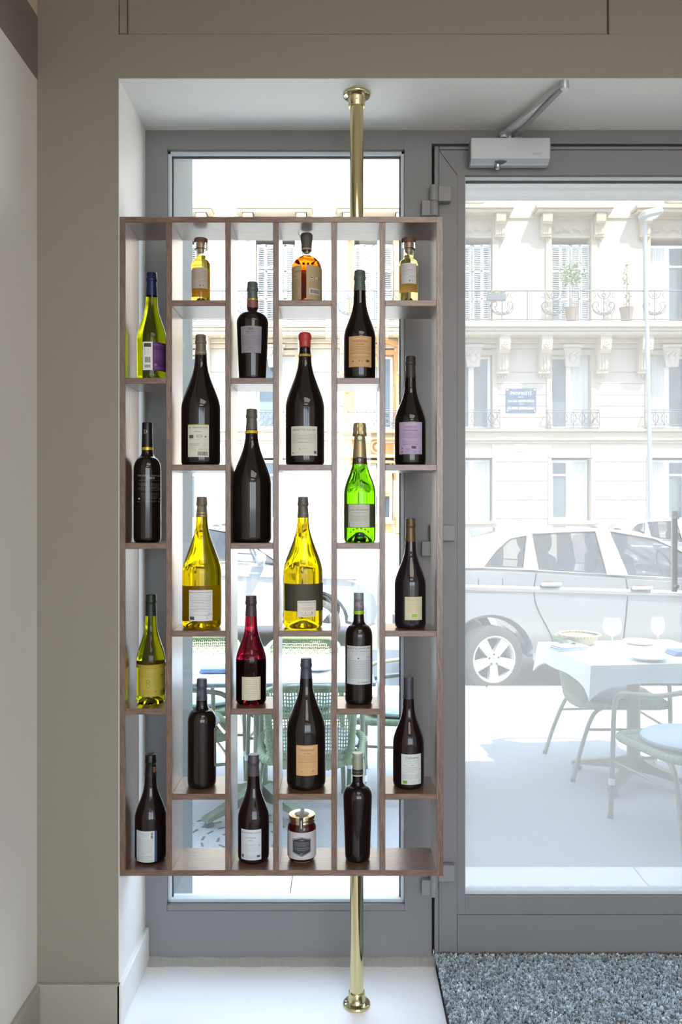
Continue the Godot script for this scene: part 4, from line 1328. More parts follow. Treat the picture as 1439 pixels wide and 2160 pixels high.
	for side in [-1.0, 1.0]:
		var zz: float = side * (hw + 0.001)
		for line in [[[0.42, 1.14], [0.4, 1.0], [0.4, 0.95], [0.44, 0.8], [0.6, 0.5], [0.62, 0.3]], [[1.27, 1.09], [1.29, 0.9], [1.28, 0.4], [1.26, 0.28]], [[2.22, 1.02], [2.24, 0.8], [2.2, 0.3]]]:
			var pts := []
			for p in line:
				pts.append(Vector3(p[0], p[1], side * (flank.call(p[1]) + 0.001)))
			seams.tube(smooth(pts, 5), 0.006, 4)
		seams.tube(smooth([Vector3(-0.13, 1.09, zz), Vector3(-0.12, 0.99, zz), Vector3(-0.08, 0.97, zz), Vector3(0.06, 0.97, zz), Vector3(0.1, 0.99, zz), Vector3(0.1, 1.09, zz)], 5), 0.004, 4)
	obj("seams", seams, M.car_dark, root)
	for side in [-1.0, 1.0]:
		for hx in [[0.56, 1.035], [1.42, 1.0]]:
			var hnd := obj("door_handle", mb().box(Vector3.ZERO, Vector3(0.2, 0.035, 0.03), 0.012), M.alloy, root, Vector3(hx[0], hx[1], side * (hw + 0.02)))
			obj("recess", mb().ball(Vector3(-0.02, -0.012, -side * 0.016), Vector3(0.085, 0.04, 0.006), 14, 6), M.car_dark, hnd)
		obj("mirror", mb().ball(Vector3.ZERO, Vector3(0.07, 0.08, 0.12), 12, 8), M.car_paint, root, Vector3(2.02, 1.14, side * 0.98))
		obj("tail_light", mb().box(Vector3.ZERO, Vector3(0.06, 0.24, 0.14), 0.02), M.red_lens, root, Vector3(-0.79, 0.9, side * 0.6))
		obj("head_light", mb().box(Vector3.ZERO, Vector3(0.16, 0.14, 0.26), 0.04), M.alloy, root, Vector3(3.36, 0.74, side * 0.7))
	obj("number_plate_panel", mb().box(Vector3.ZERO, Vector3(0.02, 0.11, 0.5), 0.005), M.car_dark, root, Vector3(-0.86, 0.55, 0))
	# wheels
	var tyre := mb().lathe([Vector2(0.22, -0.1), Vector2(0.29, -0.105), Vector2(0.312, -0.085), Vector2(0.316, 0.0), Vector2(0.312, 0.085), Vector2(0.29, 0.105), Vector2(0.22, 0.1)], 40).mesh()
	var rim := mb()
	rim.lathe([Vector2(0.2, -0.09), Vector2(0.226, -0.09), Vector2(0.23, 0.0), Vector2(0.226, 0.1), Vector2(0.214, 0.104), Vector2(0.2, 0.085), Vector2(0.19, -0.05)], 40)
	for k in 5:
		var a := Basis(Vector3.UP, TAU * k / 5)
		var pv := [Vector3(-0.036, 0.085, 0.05), Vector3(0.036, 0.085, 0.05), Vector3(0.052, 0.095, 0.212), Vector3(-0.052, 0.095, 0.212)]
		rim.quad(a * pv[0], a * pv[1], a * pv[2], a * pv[3], Vector3.UP)
		for e in [[0, 3, -1.0], [1, 2, 1.0]]:
			rim.quad(a * pv[e[0]], a * pv[e[1]], a * (pv[e[1]] - Vector3(0, 0.05, 0)), a * (pv[e[0]] - Vector3(0, 0.05, 0)), a * Vector3(e[2], 0, 0))
	rim.lathe([Vector2(0.0, 0.09), Vector2(0.066, 0.088), Vector2(0.07, 0.06)].duplicate(), 24)
	rim.lathe([Vector2(0.07, 0.05), Vector2(0.066, 0.088), Vector2(0.0, 0.094)], 24)
	var bolts := mb()
	for k in 5:
		var t := TAU * (k + 0.5) / 5
		bolts.ball(Vector3(sin(t) * 0.05, 0.092, cos(t) * 0.05), Vector3(0.011, 0.008, 0.011), 8, 5)
	var disc := mb().lathe([Vector2(0, -0.02), Vector2(0.19, -0.02), Vector2(0.2, -0.03)].duplicate(), 30)
	disc.lathe([Vector2(0.2, -0.03), Vector2(0.19, 0.0), Vector2(0.15, 0.002), Vector2(0.0, 0.002)], 30)
	var rm := rim.mesh()
	var bm := bolts.mesh()
	var dm := disc.mesh()
	for wx in [0.0, 2.68]:
		for s in [-1.0, 1.0]:
			var t := obj("wheel", tyre, M.tyre, root, Vector3(wx, 0.316, s * 0.775))
			t.rotation.x = PI / 2 * s
			t.rotation.y = 0.3 if s > 0 else 0.0
			obj("rim", rm, M.alloy, t)
			obj("brake_disc", dm, M.car_dark, t)
			obj("wheel_bolts", bm, M.car_dark, t)
	return root


func make_chair() -> Node3D:
	# tube armchair with a corded back; it faces -z
	var root := thing("terrace_chair", "", "chair")
	var r := 0.0125
	# one tube: front foot, arm, top of the back, arm, front foot
	var half := [Vector3(0.27, 0, -0.25), Vector3(0.262, 0.3, -0.245), Vector3(0.255, 0.56, -0.24), Vector3(0.25, 0.635, -0.2), Vector3(0.245, 0.66, -0.1), Vector3(0.235, 0.69, 0.08), Vector3(0.21, 0.735, 0.22), Vector3(0.15, 0.765, 0.285), Vector3(0.0, 0.775, 0.3)]
	var pts := half.duplicate()
	for k in range(half.size() - 2, -1, -1):
		pts.append(Vector3(-half[k].x, half[k].y, half[k].z))
	obj("arm_frame", mb().tube(smooth(pts, 6), r, 10), M.chair_tube, root)
	for s in [-1.0, 1.0]:
		obj("rear_leg", mb().tube(smooth([Vector3(s * 0.265, 0, 0.33), Vector3(s * 0.245, 0.2, 0.27), Vector3(s * 0.225, 0.38, 0.19), Vector3(s * 0.215, 0.425, 0.08)], 5), r, 10), M.chair_tube, root)
		obj("side_stretcher", mb().tube([Vector3(s * 0.258, 0.29, -0.245), Vector3(s * 0.238, 0.29, 0.24)], 0.008, 8), M.chair_tube, root)
		for z in [-0.25, 0.33]:
			obj("foot_cap", mb().lathe([Vector2(0, 0), Vector2(0.0145, 0), Vector2(0.0145, 0.022), Vector2(r, 0.024)], 14, Vector3(s * (0.27 if z < 0 else 0.264), 0, z - (0.0 if z < 0 else 0.001))), M.rubber_foot, root)
		obj("collar", mb().lathe([Vector2(r, 0.0), Vector2(0.0152, 0.002), Vector2(0.0152, 0.03), Vector2(r, 0.032)], 14, Vector3(s * 0.2665, 0.17, -0.2475)), M.house_frame, root)
	obj("front_stretcher", mb().tube([Vector3(-0.26, 0.29, -0.245), Vector3(0.26, 0.29, -0.245)], 0.008, 8), M.chair_tube, root)
	# seat ring bound with cord
	var seat := smooth([Vector3(0.23, 0.42, -0.23), Vector3(0.24, 0.42, 0.0), Vector3(0.2, 0.42, 0.2), Vector3(0, 0.42, 0.24), Vector3(-0.2, 0.42, 0.2), Vector3(-0.24, 0.42, 0.0), Vector3(-0.23, 0.42, -0.23), Vector3(0, 0.42, -0.255)], 8, true)
	var ring := obj("seat_ring", mb().tube(seat, 0.019, 10, true), M.cord, root)
	var wraps := mb()
	for k in range(0, seat.size()):
		var a: Vector3 = seat[k]
		var d := (seat[(k + 1) % seat.size()] - a as Vector3).normalized()
		var side := d.cross(Vector3.UP)
		var lp := []
		for j in 8:
			lp.append(a + (side * cos(TAU * j / 8) + Vector3.UP * sin(TAU * j / 8)) * 0.0185)
		wraps.tube(lp, 0.0035, 4, true)
	obj("cord_binding", wraps, M.cord, ring).set_meta("kind", "stuff")
	obj("seat_web", mb().box(Vector3(0, 0.425, -0.01), Vector3(0.42, 0.012, 0.4), 0.004), M.cord, root)
	var pad := mb()
	pad.lathe([Vector2(0, 0.438), Vector2(0.2, 0.438), Vector2(0.222, 0.447), Vector2(0.224, 0.462), Vector2(0.205, 0.475), Vector2(0.12, 0.48), Vector2(0, 0.481)], 28)
	obj("cushion", pad, M.cushion, root)
	obj("piping", mb().lathe([Vector2(0.223, 0.451), Vector2(0.229, 0.455), Vector2(0.223, 0.459)], 28), M.table_edge, root)
	# back: bound frame with round lower corners, upright cords between it and the top tube
	var u := smooth([Vector3(0.2, 0.745, 0.262), Vector3(0.19, 0.6, 0.25), Vector3(0.178, 0.47, 0.235), Vector3(0.13, 0.41, 0.232), Vector3(0, 0.4, 0.24), Vector3(-0.13, 0.41, 0.232), Vector3(-0.178, 0.47, 0.235), Vector3(-0.19, 0.6, 0.25), Vector3(-0.2, 0.745, 0.262)], 7)
	var bf := obj("back_frame", mb().tube(u, 0.017, 10), M.cord, root)
	var bw := mb()
	for k in range(1, u.size() - 1):
		var d := (u[k + 1] - u[k - 1] as Vector3).normalized()
		var n := d.cross(Vector3(0, 0, 1)).normalized()
		var q := d.cross(n)
		var lp := []
		for j in 8:
			lp.append(u[k] + (n * cos(TAU * j / 8) + q * sin(TAU * j / 8)) * 0.0165)
		bw.tube(lp, 0.004, 4, true)
	obj("cord_binding", bw, M.cord, bf).set_meta("kind", "stuff")
	var cords := mb()
	for k in 30:
		var x := lerpf(-0.172, 0.172, k / 29.0)
		var low := 0.405 + 0.055 * pow(absf(x) / 0.172, 4.0)
		var top := 0.772 - 0.02 * pow(absf(x) / 0.172, 2.0)
		cords.tube([Vector3(x * 0.98, low, 0.238), Vector3(x, 0.58, 0.262), Vector3(x * 1.08, top, 0.296)], 0.0036, 5)
	for k in 19:
		var y := 0.44 + 0.017 * k
		var w := lerpf(0.165, 0.19, (y - 0.44) / 0.3)
		var p := []
		for j in 16:
			p.append(Vector3(lerpf(-w, w, j / 15.0), y + 0.003 * (j % 2), lerpf(0.243, 0.29, (y - 0.44) / 0.32) + (0.004 if (j + k) % 2 else -0.004)))
		cords.tube(p, 0.003, 4)
	obj("back_cords", cords, M.cord, root).set_meta("kind", "stuff")
	var wrapped := mb()
	for k in 70:
		var x := lerpf(-0.165, 0.165, k / 69.0)
		var lp := []
		for j in 7:
			lp.append(Vector3(x, 0.768 + cos(TAU * j / 7) * 0.017, 0.292 + sin(TAU * j / 7) * 0.017))
		wrapped.tube(lp, 0.0024, 4, true)
	obj("top_binding", wrapped, M.cord, root).set_meta("kind", "stuff")
	return root


func make_table(called: String, label: String, where: Vector3, turn: float, w: float, d: float, cloth: bool) -> Node3D:
	var root := thing(called, label, "table", where, turn)
	var h := 0.74
	obj("tabletop", mb().box(Vector3(0, h - 0.016, 0), Vector3(w, 0.028, d), 0.008), M.table_edge if cloth else M.house_frame, root)
	if not cloth:
		obj("edge_band", mb().box(Vector3(0, h - 0.017, 0), Vector3(w + 0.006, 0.02, d + 0.006), 0.004), M.table_edge, root)
	obj("pedestal", mb().lathe([Vector2(0.038, 0.07), Vector2(0.038, h - 0.05), Vector2(0.09, h - 0.034), Vector2(0.1, h - 0.03)], 24), M.chair_tube, root)
	for k in 4:
		var a := Basis(Vector3.UP, TAU * k / 4 + PI / 4)
		var leg := PackedVector2Array([Vector2(0.0, 0.14), Vector2(0.05, 0.14), Vector2(0.12, 0.11), Vector2(0.36, 0.05), Vector2(0.36, 0.03), Vector2(0.12, 0.06), Vector2(0.0, 0.06)])
		var f := obj("base_leg", mb().prism(leg, -0.026, 0.026, Transform3D(a, Vector3.ZERO)), M.chair_tube, root)
		obj("glide", mb().lathe([Vector2(0, 0), Vector2(0.026, 0), Vector2(0.028, 0.012), Vector2(0.014, 0.03), Vector2(0, 0.034)], 16, a * Vector3(0.335, 0, 0)), M.rubber_foot, f)
	return root


func drape(w: float, d: float, drop: float) -> MB:
	# a cloth laid over a square top: flat above, waved hem, pointed corners
	var m := mb()
	var n := 28
	var ring := func(k: int, total: int) -> Array:
		var t := float(k) / total * 4.0
		var i := int(t) % 4
		var f := t - int(t)
		var cs := [Vector2(-1, 1), Vector2(1, 1), Vector2(1, -1), Vector2(-1, -1)]
		var p: Vector2 = cs[i].lerp(cs[(i + 1) % 4], f)
		var near := pow(absf(f - 0.5) * 2.0, 6.0)
		return [p, near, [Vector2(0, 1), Vector2(1, 0), Vector2(0, -1), Vector2(-1, 0)][i]]
	var total := n * 4
	for k in total:
		var a: Array = ring.call(k, total)
		var b: Array = ring.call((k + 1) % total, total)
		var q := []
		for e in [a, b]:
			var p := Vector3(e[0].x * w / 2, 0.745, e[0].y * d / 2)
			var out := Vector3(e[0].x, 0, e[0].y).normalized()
			var wave := 0.008 * sin(e[0].x * 9.0 + e[0].y * 7.0)
			q.append([p, p + out * (0.012 + e[1] * 0.02 + wave) - Vector3(0, drop * (1.0 + 0.85 * e[1]), 0), out])
		m.tri(Vector3(0, 0.746, 0), q[0][0], q[1][0], Vector3.UP, Vector3.UP, Vector3.UP)
		m.quad(q[0][0], q[1][0], q[1][1], q[0][1], (q[0][2] + q[1][2]))
	return m


func build_terrace() -> void:
	var ctr := Vector3(1.69, WALK, -4.6)
	make_table("terrace_table", "square terrace table on a four footed pedestal under a white cloth, outside the door", ctr, 0.12, 0.84, 0.74, true)
	var c := obj("tablecloth", drape(0.86, 0.76, 0.1), M.cloth)
	c.position = ctr
	c.rotation.y = 0.12
	tag(c, "white cloth draped over the square table outside the door", "tablecloth")
	var lt := Vector3(-0.42, WALK, -4.16)
	make_table("terrace_table", "white topped terrace table with a dark edge behind the wine rack", lt, 0.03, 1.15, 0.72, false)
	var chair := make_chair()
	var group := "corded armchairs on the terrace"
	chair.position = Vector3(1.685, WALK, -3.85)
	chair.rotation.y = 0.23
	tag(chair, "tube armchair nearest the glass door, its arm towards the window", "chair", group)
	copy(chair, Vector3(1.65, WALK, -4.86), -PI / 2 + 0.05, "tube armchair left of the clothed table, with a striped cord back", group)
	copy(chair, Vector3(px(653, 3.6), WALK, -3.83), 0.02, "tube armchair with its corded back against the window behind the rack", group)
	copy(chair, Vector3(-0.86, WALK, -4.15), -PI / 2 + 0.35, "tube armchair at the left end of the table behind the rack", group)
	copy(chair, Vector3(0.34, WALK, -4.5), PI / 2 - 0.2, "tube armchair at the right end of the table behind the rack", group)
	copy(chair, Vector3(-0.24, WALK, -4.66), PI - 0.06, "tube armchair on the far side of the table behind the rack, right of two", group)
	copy(chair, Vector3(-0.83, WALK, -4.72), PI + 0.1, "tube armchair on the far side of the table behind the rack, left of two", group)
	# things on the tables
	var top := WALK + 0.747
	for e in [["wide plate near the front edge of the clothed table", Vector3(1.67, top, -4.33), 0.105], ["plate at the far side of the clothed table", Vector3(1.82, top, -4.85), 0.1]]:
		obj_plate("white " + e[0], e[1], e[2], "plates on the clothed table")
	obj_napkin("folded blue napkin at the left edge of the clothed table", Vector3(px(1199, 4.66), top, -4.66), 0.35, "folded napkins on the clothed table")
	obj_napkin("folded blue napkin at the right edge of the clothed table", Vector3(px(1446, 4.5), top, -4.5), 0.1, "folded napkins on the clothed table")
	obj_napkin("folded blue napkin on the white table behind the rack", Vector3(px(462, 4.05), WALK + 0.741, -4.05), 0.05, "")
	obj_plate("white plate on the table behind the rack", Vector3(px(668, 4.1), WALK + 0.741, -4.1), 0.11, "")
	glass_bowl("round glass at the back of the clothed table", Vector3(px(1388, 4.8), top, -4.8), 1.0)
	glass_bowl("low wide glass in the middle of the clothed table", Vector3(px(1292, 4.75), top, -4.75), 1.35)
	for e in [["small wicker bread basket at the back of the clothed table", Vector3(px(1222, 4.85), top, -4.85), 0.12]]:
		var b := thing("bread_basket", e[0], "basket", e[1], 0.0, "")
		var r: float = e[2]
		obj("bowl", mb().lathe([Vector2(0, 0.002), Vector2(r * 0.7, 0.002), Vector2(r, 0.055), Vector2(r * 0.96, 0.055), Vector2(r * 0.66, 0.008), Vector2(0, 0.008)], 24), M.wicker, b)
		var rope := mb()
		for k in 40:
			var t := TAU * k / 40
			rope.ball(Vector3(sin(t) * r, 0.058, cos(t) * r), Vector3(0.012, 0.009, 0.012), 6, 4)
		obj("rim", rope, M.wicker, b)


func obj_plate(label: String, where: Vector3, r: float, group: String) -> void:
	tag(obj("plate", mb().lathe([Vector2(0, 0.001), Vector2(r * 0.6, 0.001), Vector2(r * 0.66, 0.004), Vector2(r, 0.018), Vector2(r, 0.021), Vector2(r * 0.64, 0.008), Vector2(0, 0.006)], 36), M.porcelain, self, where), label, "plate", group)


func obj_napkin(label: String, where: Vector3, turn: float, group: String) -> void:
	var m := mb()
	for k in 3:
		m.box(Vector3(0.002 * k, 0.005 + 0.0085 * k, 0.003 * k), Vector3(0.19 - 0.004 * k, 0.0078, 0.12), 0.0035)
	var o := obj("napkin", m, M.napkin, self, where)
	o.rotation.y = turn
	tag(o, label, "napkin", group)


func glass_bowl(label: String, where: Vector3, wide: float) -> void:
	var root := thing("wine_glass", label, "glass", where, 0.0, "glasses on the clothed table")
	obj("foot", mb().lathe([Vector2(0, 0.001), Vector2(0.034, 0.001), Vector2(0.034, 0.003), Vector2(0.006, 0.007), Vector2(0.004, 0.02), Vector2(0.004, 0.06)], 24), M.thin_glass, root)
	var w := 0.042 * wide
	obj("bowl", mb().lathe([Vector2(0.004, 0.06), Vector2(w * 0.7, 0.078), Vector2(w, 0.11), Vector2(w * 0.95, 0.14), Vector2(w * 0.74, 0.17)], 28), M.thin_glass, root)


# ---------------------------------------------------------------- bottles

func ease_profile(R: float, r: float, y0: float, y1: float, n: int, bias: float) -> Array:   # shoulder that falls in an S from R to r
	var out := []
	for k in range(1, n + 1):
		var t := float(k) / n
		out.append(Vector2(r + (R - r) * (0.5 + 0.5 * cos(PI * pow(t, bias))), lerpf(y0, y1, t)))
	return out


func round_profile(R: float, r: float, y0: float, y1: float, n: int) -> Array:                # round shoulder, then a small hollow into the neck
	var out := []
	var ym := lerpf(y0, y1, 0.72)
	var rm := lerpf(r, R, 0.3)
	for k in range(1, n + 1):
		var t := float(k) / n * PI / 2 * 0.86
		out.append(Vector2(rm + (R - rm) * (cos(t) - cos(PI / 2 * 0.86)) / (1.0 - cos(PI / 2 * 0.86)), y0 + (ym - y0) * sin(t) / sin(PI / 2 * 0.86)))
	for k in range(1, 7):
		var t := float(k) / 6
		out.append(Vector2(r + (rm - r) * pow(1.0 - t, 2.0), lerpf(ym, y1, t)))
	return out


func base_profile(R: float, punt := 0.022) -> Array:
	return [Vector2(0, punt), Vector2(R * 0.25, punt * 0.92), Vector2(R * 0.55, punt * 0.45), Vector2(R * 0.78, 0.002), Vector2(R * 0.86, 0.0), Vector2(R * 0.95, 0.0028), Vector2(R * 0.992, 0.0095), Vector2(R, 0.016)]


func body_profile(kind: String, H: float, R: float, rn: float) -> Array:
	var p := base_profile(R, 0.03 if kind in ["magnum", "champagne"] else 0.024)
	match kind:
		"burgundy":
			p.append(Vector2(R, H * 0.39))
			p.append_array(ease_profile(R, rn * 1.12, H * 0.39, H * 0.74, 18, 0.92))
			p.append(Vector2(rn, H * 0.84))
		"magnum":
			p.append(Vector2(R, H * 0.43))
			p.append_array(ease_profile(R, rn * 1.12, H * 0.43, H * 0.82, 20, 0.92))
			p.append(Vector2(rn, H * 0.87))
		"slope":
			p.append(Vector2(R, H * 0.42))
			p.append_array(ease_profile(R, rn * 1.08, H * 0.42, H * 0.84, 20, 0.86))
			p.append(Vector2(rn, H * 0.88))
		"bordeaux":
			p.append(Vector2(R, H * 0.6))
			p.append_array(round_profile(R, rn * 1.08, H * 0.6, H * 0.755, 10))
		"tapered":
			for k in range(2):
				p.pop_back()
			p.clear()
			for q in base_profile(R * 0.87):
				p.append(q)
			p.append(Vector2(R, H * 0.585))
			p.append_array(round_profile(R, rn * 1.02, H * 0.585, H * 0.735, 12))
		"champagne":
			p.append(Vector2(R, H * 0.4))
			p.append_array(ease_profile(R, rn * 1.35, H * 0.4, H * 0.7, 16, 0.98))
			p.append(Vector2(rn * 1.1, H * 0.85))
		"flask":
			p.append(Vector2(R, H * 0.5))
			for k in range(1, 11):
				var t := float(k) / 10 * PI / 2 * 0.9
				p.append(Vector2(rn + (R - rn) * (cos(t) - cos(PI / 2 * 0.9)) / (1.0 - cos(PI / 2 * 0.9)), H * 0.5 + H * 0.19 * sin(t)))
		"vial":
			p.append(Vector2(R, H * 0.60))
			p.append_array(round_profile(R, rn, H * 0.60, H * 0.72, 8))
	return p


func place(xc: float, ytop: float, shelf: float, z: float) -> Array:     # foot of a bottle and its height
	var foot := Vector3(px(xc, z), py(shelf, ZS), -z)
	return [foot, py(ytop, z) - foot.y]


# one bottle: rows and widths are read off the photograph, the shape is turned from them
func bottle(called: String, label: String, kind: String, xc: float, ytop: float, shelf: float, width: float, neck: float, cap_row: float, body_mat: Material, cap_mat: Material, turn := 0.0, ring := true) -> Dictionary:
	var z := ZS + SD * 0.5
	var pl := place(xc, ytop, shelf, z)
	var H: float = pl[1]
	var R := width * 0.5 * z / F
	var rn := neck * 0.5 * z / F
	var root := thing(called, label, "bottle", pl[0], turn)
	var prof := body_profile(kind, H, R, rn)
	var cap_y: float = py(cap_row, z - rn) - pl[0].y
	var last: Vector2 = prof[prof.size() - 1]
	var glass_prof := prof.duplicate()
	glass_prof.append(Vector2(rn * 0.93, H - 0.03))
	glass_prof.append(Vector2(rn * 0.93, H - 0.003))
	glass_prof.append(Vector2(0, H - 0.003))
	obj("glass", mb().lathe(glass_prof, 56), body_mat, root)
	# capsule over the mouth: skirt, ring, rounded top
	var c := []
	for q in glass_prof:
		if q.y > cap_y + 0.002 and q.y < H - 0.04 and q.x > rn * 0.95:
			c.append(Vector2(q.x + 0.0006, q.y))
	c.push_front(Vector2(radius_at(glass_prof, cap_y) + 0.0006, cap_y))
	if ring:
		c.append_array([Vector2(rn * 0.95, H - 0.0285), Vector2(rn * 0.95, H - 0.026), Vector2(rn * 1.06, H - 0.0245), Vector2(rn * 1.07, H - 0.0165), Vector2(rn * 1.0, H - 0.015), Vector2(rn * 0.98, H - 0.003), Vector2(rn * 0.93, H - 0.0006), Vector2(rn * 0.85, H), Vector2(0, H)])
	else:
		c.append_array([Vector2(rn, H - 0.0285), Vector2(rn, H - 0.0165), Vector2(rn * 0.985, H - 0.0155), Vector2(rn, H - 0.0145), Vector2(rn, H - 0.002), Vector2(rn * 0.94, H), Vector2(0, H)])
	if cap_mat != null:
		obj("capsule", mb().lathe(c, 40), cap_mat, root)
	return {"root": root, "prof": glass_prof, "H": H, "R": R, "rn": rn, "z": z, "ytop": ytop, "xc": xc, "cap_y": cap_y, "turn": turn}


func radius_at(prof: Array, y: float) -> float:
	for k in range(prof.size() - 1, 0, -1):
		if prof[k - 1].y <= y and y <= prof[k].y and prof[k].y > prof[k - 1].y:
			return lerpf(prof[k - 1].x, prof[k].x, (y - prof[k - 1].y) / (prof[k].y - prof[k - 1].y))
	return prof[prof.size() - 1].x


# a printed label that follows the glass; x0, x1, y0, y1 are its edges in the photograph
func stick(b: Dictionary, called: String, x0: float, x1: float, y0: float, y1: float, material: Material, lift := 0.0005) -> MeshInstance3D:
	var foot: Vector3 = b.root.position
	var low: float = py(y1, b.z) - foot.y
	var r := radius_at(b.prof, maxf(low, 0.02)) + lift
	var zf: float = b.z - r * 0.94                      # the label lies on the near side of the glass
	var top: float = py(y0, zf) - foot.y
	low = maxf(py(y1, zf) - foot.y, 0.002)
	r = radius_at(b.prof, (top + low) / 2) + lift
	var f0: float = asin(clampf((px(x0, zf) - foot.x) / r, -1.0, 1.0)) - b.turn
	var f1: float = asin(clampf((px(x1, zf) - foot.x) / r, -1.0, 1.0)) - b.turn
	var pts := []
	for k in 9:
		var y := lerpf(low, top, k / 8.0)
		pts.append(Vector2(radius_at(b.prof, y) + lift, y))
	return obj(called, mb().lathe(pts, 24, Vector3.ZERO, f0, f1), material, b.root)


func band(b: Dictionary, called: String, y0: float, y1: float, material: Material, lift := 0.0009) -> MeshInstance3D:   # a ring round the neck
	var foot: Vector3 = b.root.position
	var zf: float = b.z - radius_at(b.prof, py((y0 + y1) / 2, b.z) - foot.y)
	var top: float = py(y0, zf) - foot.y
	var low: float = py(y1, zf) - foot.y
	var pts := []
	for k in 5:
		var y := lerpf(low, top, k / 4.0)
		pts.append(Vector2(radius_at(b.prof, y) + lift, y))
	return obj(called, mb().lathe(pts, 40), material, b.root)


func build_bottles() -> void:
	var ink := Color("30302f")
	var dark := mat("dark_bottle", Color("17110f"), 0.05, 0.0, {"metallic_specular": 0.55})
	var plum := mat("plum_bottle", Color("1a0e12"), 0.05, 0.0, {"metallic_specular": 0.55})
	var green_y := glass("green_yellow_glass", Color(0.60, 0.63, 0.04), 0.0, 0.036)
	var yellow := glass("yellow_glass", Color(0.78, 0.65, 0.015), 0.0, 0.036)
	var straw := glass("straw_green_glass", Color(0.66, 0.64, 0.05), 0.0, 0.036)
	var green := glass("bright_green_glass", Color(0.36, 0.64, 0.03), 0.0, 0.036)
	var rose := glass("rose_glass", Color(0.56, 0.065, 0.15), 0.0, 0.036)
	var clear := glass("clear_glass", Color(0.98, 0.98, 0.97), 0.0, 0.045)
	var pale_spirit := glass("pale_spirit", Color(0.97, 0.84, 0.30), 0.0, 0.04)
	var amber := glass("amber_spirit", Color(0.96, 0.50, 0.06), 0.0, 0.04)
	var blueblack := mat("navy_foil", Color("23305c"), 0.35, 0.3)
	var black_foil := mat("black_foil", Color("191817"), 0.35, 0.1)
	var green_foil := mat("deep_green_foil", Color("25302a"), 0.4, 0.1)
	var taupe := mat("taupe_foil", Color("75705f"), 0.4, 0.15)
	var grey_green := mat("grey_green_foil", Color("5f6b67"), 0.42, 0.15)
	var grey_foil := mat("grey_foil", Color("68665f"), 0.42, 0.15)
	var slate := mat("slate_foil", Color("4c5160"), 0.4, 0.2)
	var bronze := mat("bronze_foil", Color("6b5a3e"), 0.35, 0.4)
	var wax := mat("red_wax", Color("b93c3c"), 0.3)
	var gold_line := mat("gold_line", Color("cdb22a"), 0.3, 0.4)

	# ---- first column
	var b := bottle("wine_bottle", "yellow green bottle with navy capsule and purple label, top of the first column", "burgundy", 320, 576, 797, 61, 22, 622, green_y, blueblack)
	var im := paper(160, 200, Color("5b2d6e"))
	im.fill_rect(Rect2i(0, 0, 56, 200), Color("e9e9e4"))
	leaf_mark(im, 8, 10, 40, 26, Color("24302c"), Color("d8dcd6"))
	for k in 7:
		blot(im, 14 + (k * 17) % 34, 52 + k * 6, 2.5, Color("8a8a88"))
	bars(im, 12, 104, 34, 44, Color("e9e9e4"), ink)
	bars(im, 12, 160, 34, 24, Color("e9e9e4"), ink)
	write(im, "CÔTES-DU-RHÔNE", 108, 22, 11, Color("c9b4d4"), false)
	lines(im, 64, 152, 30, 2, 8, Color("c9b4d4"), 0.1, 1)
	lines(im, 64, 152, 58, 10, 7, Color("c9b4d4"), 0.05, 2)
	lines(im, 90, 150, 134, 3, 7, Color("c9b4d4"), 0.2, 1)
	blot(im, 72, 160, 7, Color("c9b4d4"), 5.0)
	lines(im, 64, 152, 174, 3, 7, Color("c9b4d4"), 0.05, 2)
	stick(b, "label", 301, 351, 721, 781, printed("label_purple", im))

	b = bottle("wine_bottle", "slim black bottle with white printing on the glass, second in the first column", "bordeaux", 311, 892, 1145.5, 57, 22, 942, dark, black_foil, 0.0, false)
	band(b, "neck_gap", 943, 949, gold_line)
	im = paper(220, 260, Color(0.09, 0.08, 0.07, 1.0))
	var white := Color("c9c9c6")
	write(im, "VIN ROUGE - RED WINE", 110, 20, 17, white)
	write(im, "2009", 110, 46, 28, white)
	lines(im, 20, 200, 56, 1, 8, white, 0.0, 2)
	lines(im, 14, 206, 84, 3, 11, white, 0.12, 3)
	lines(im, 10, 210, 122, 3, 11, white, 0.15, 3)
	lines(im, 34, 186, 176, 2, 13, white, 0.1, 3)
	lines(im, 40, 180, 206, 3, 9, white, 0.2, 2)
	blot(im, 24, 224, 8, white, 3.0)
	blot(im, 198, 224, 8, white, 3.0)
	lines(im, 50, 170, 244, 2, 9, white, 0.1, 2)
	write(im, "75 cl", 20, 256, 13, white, false)
	write(im, "13% vol", 198, 256, 13, white, false)
	stick(b, "printed_text", 287, 335, 1000, 1060, mat("text_on_black", Color.WHITE, 0.06, 0.0, {"albedo_texture": ImageTexture.create_from_image(im), "texture_repeat": false, "metallic_specular": 0.55}), 0.0003)
	im = paper(64, 96, Color("191817"))
	write(im, "D", 30, 62, 56, Color("b9b8b4"))
	stick(b, "capsule_letter", 301, 314, 903, 920, printed("letter_d", im, 0.35), 0.0012)

	b = bottle("wine_bottle", "yellow green bottle with dark green capsule and straw coloured label, third in the first column", "burgundy", 318.5, 1253, 1495, 60, 22, 1300, straw, green_foil)
	im = paper(256, 240, Color("b3a43c"))
	var faint := Color("5c5420")
	lines(im, 8, 220, 12, 1, 8, faint, 0.05, 3)
	lines(im, 8, 248, 28, 6, 9, faint, 0.05, 2, false)
	write(im, "Bio", 205, 72, 26, Color("3a3510"))
	blot(im, 92, 110, 15, faint, 12.0)
	blot(im, 92, 146, 15, faint, 13.0)
	lines(im, 118, 246, 84, 9, 9, faint, 0.25, 2, false)
	lines(im, 8, 70, 104, 2, 30, faint, 0.1, 2, false)
	lines(im, 8, 120, 182, 5, 9, faint, 0.2, 2, false)
	woman(im, 146, 190, Color("2a260c"))
	bars(im, 182, 184, 70, 48, Color("b3a43c"), Color("5c5420"))
	stick(b, "label", 288.8, 348.4, 1411, 1470, printed("label_straw", im, 0.55))
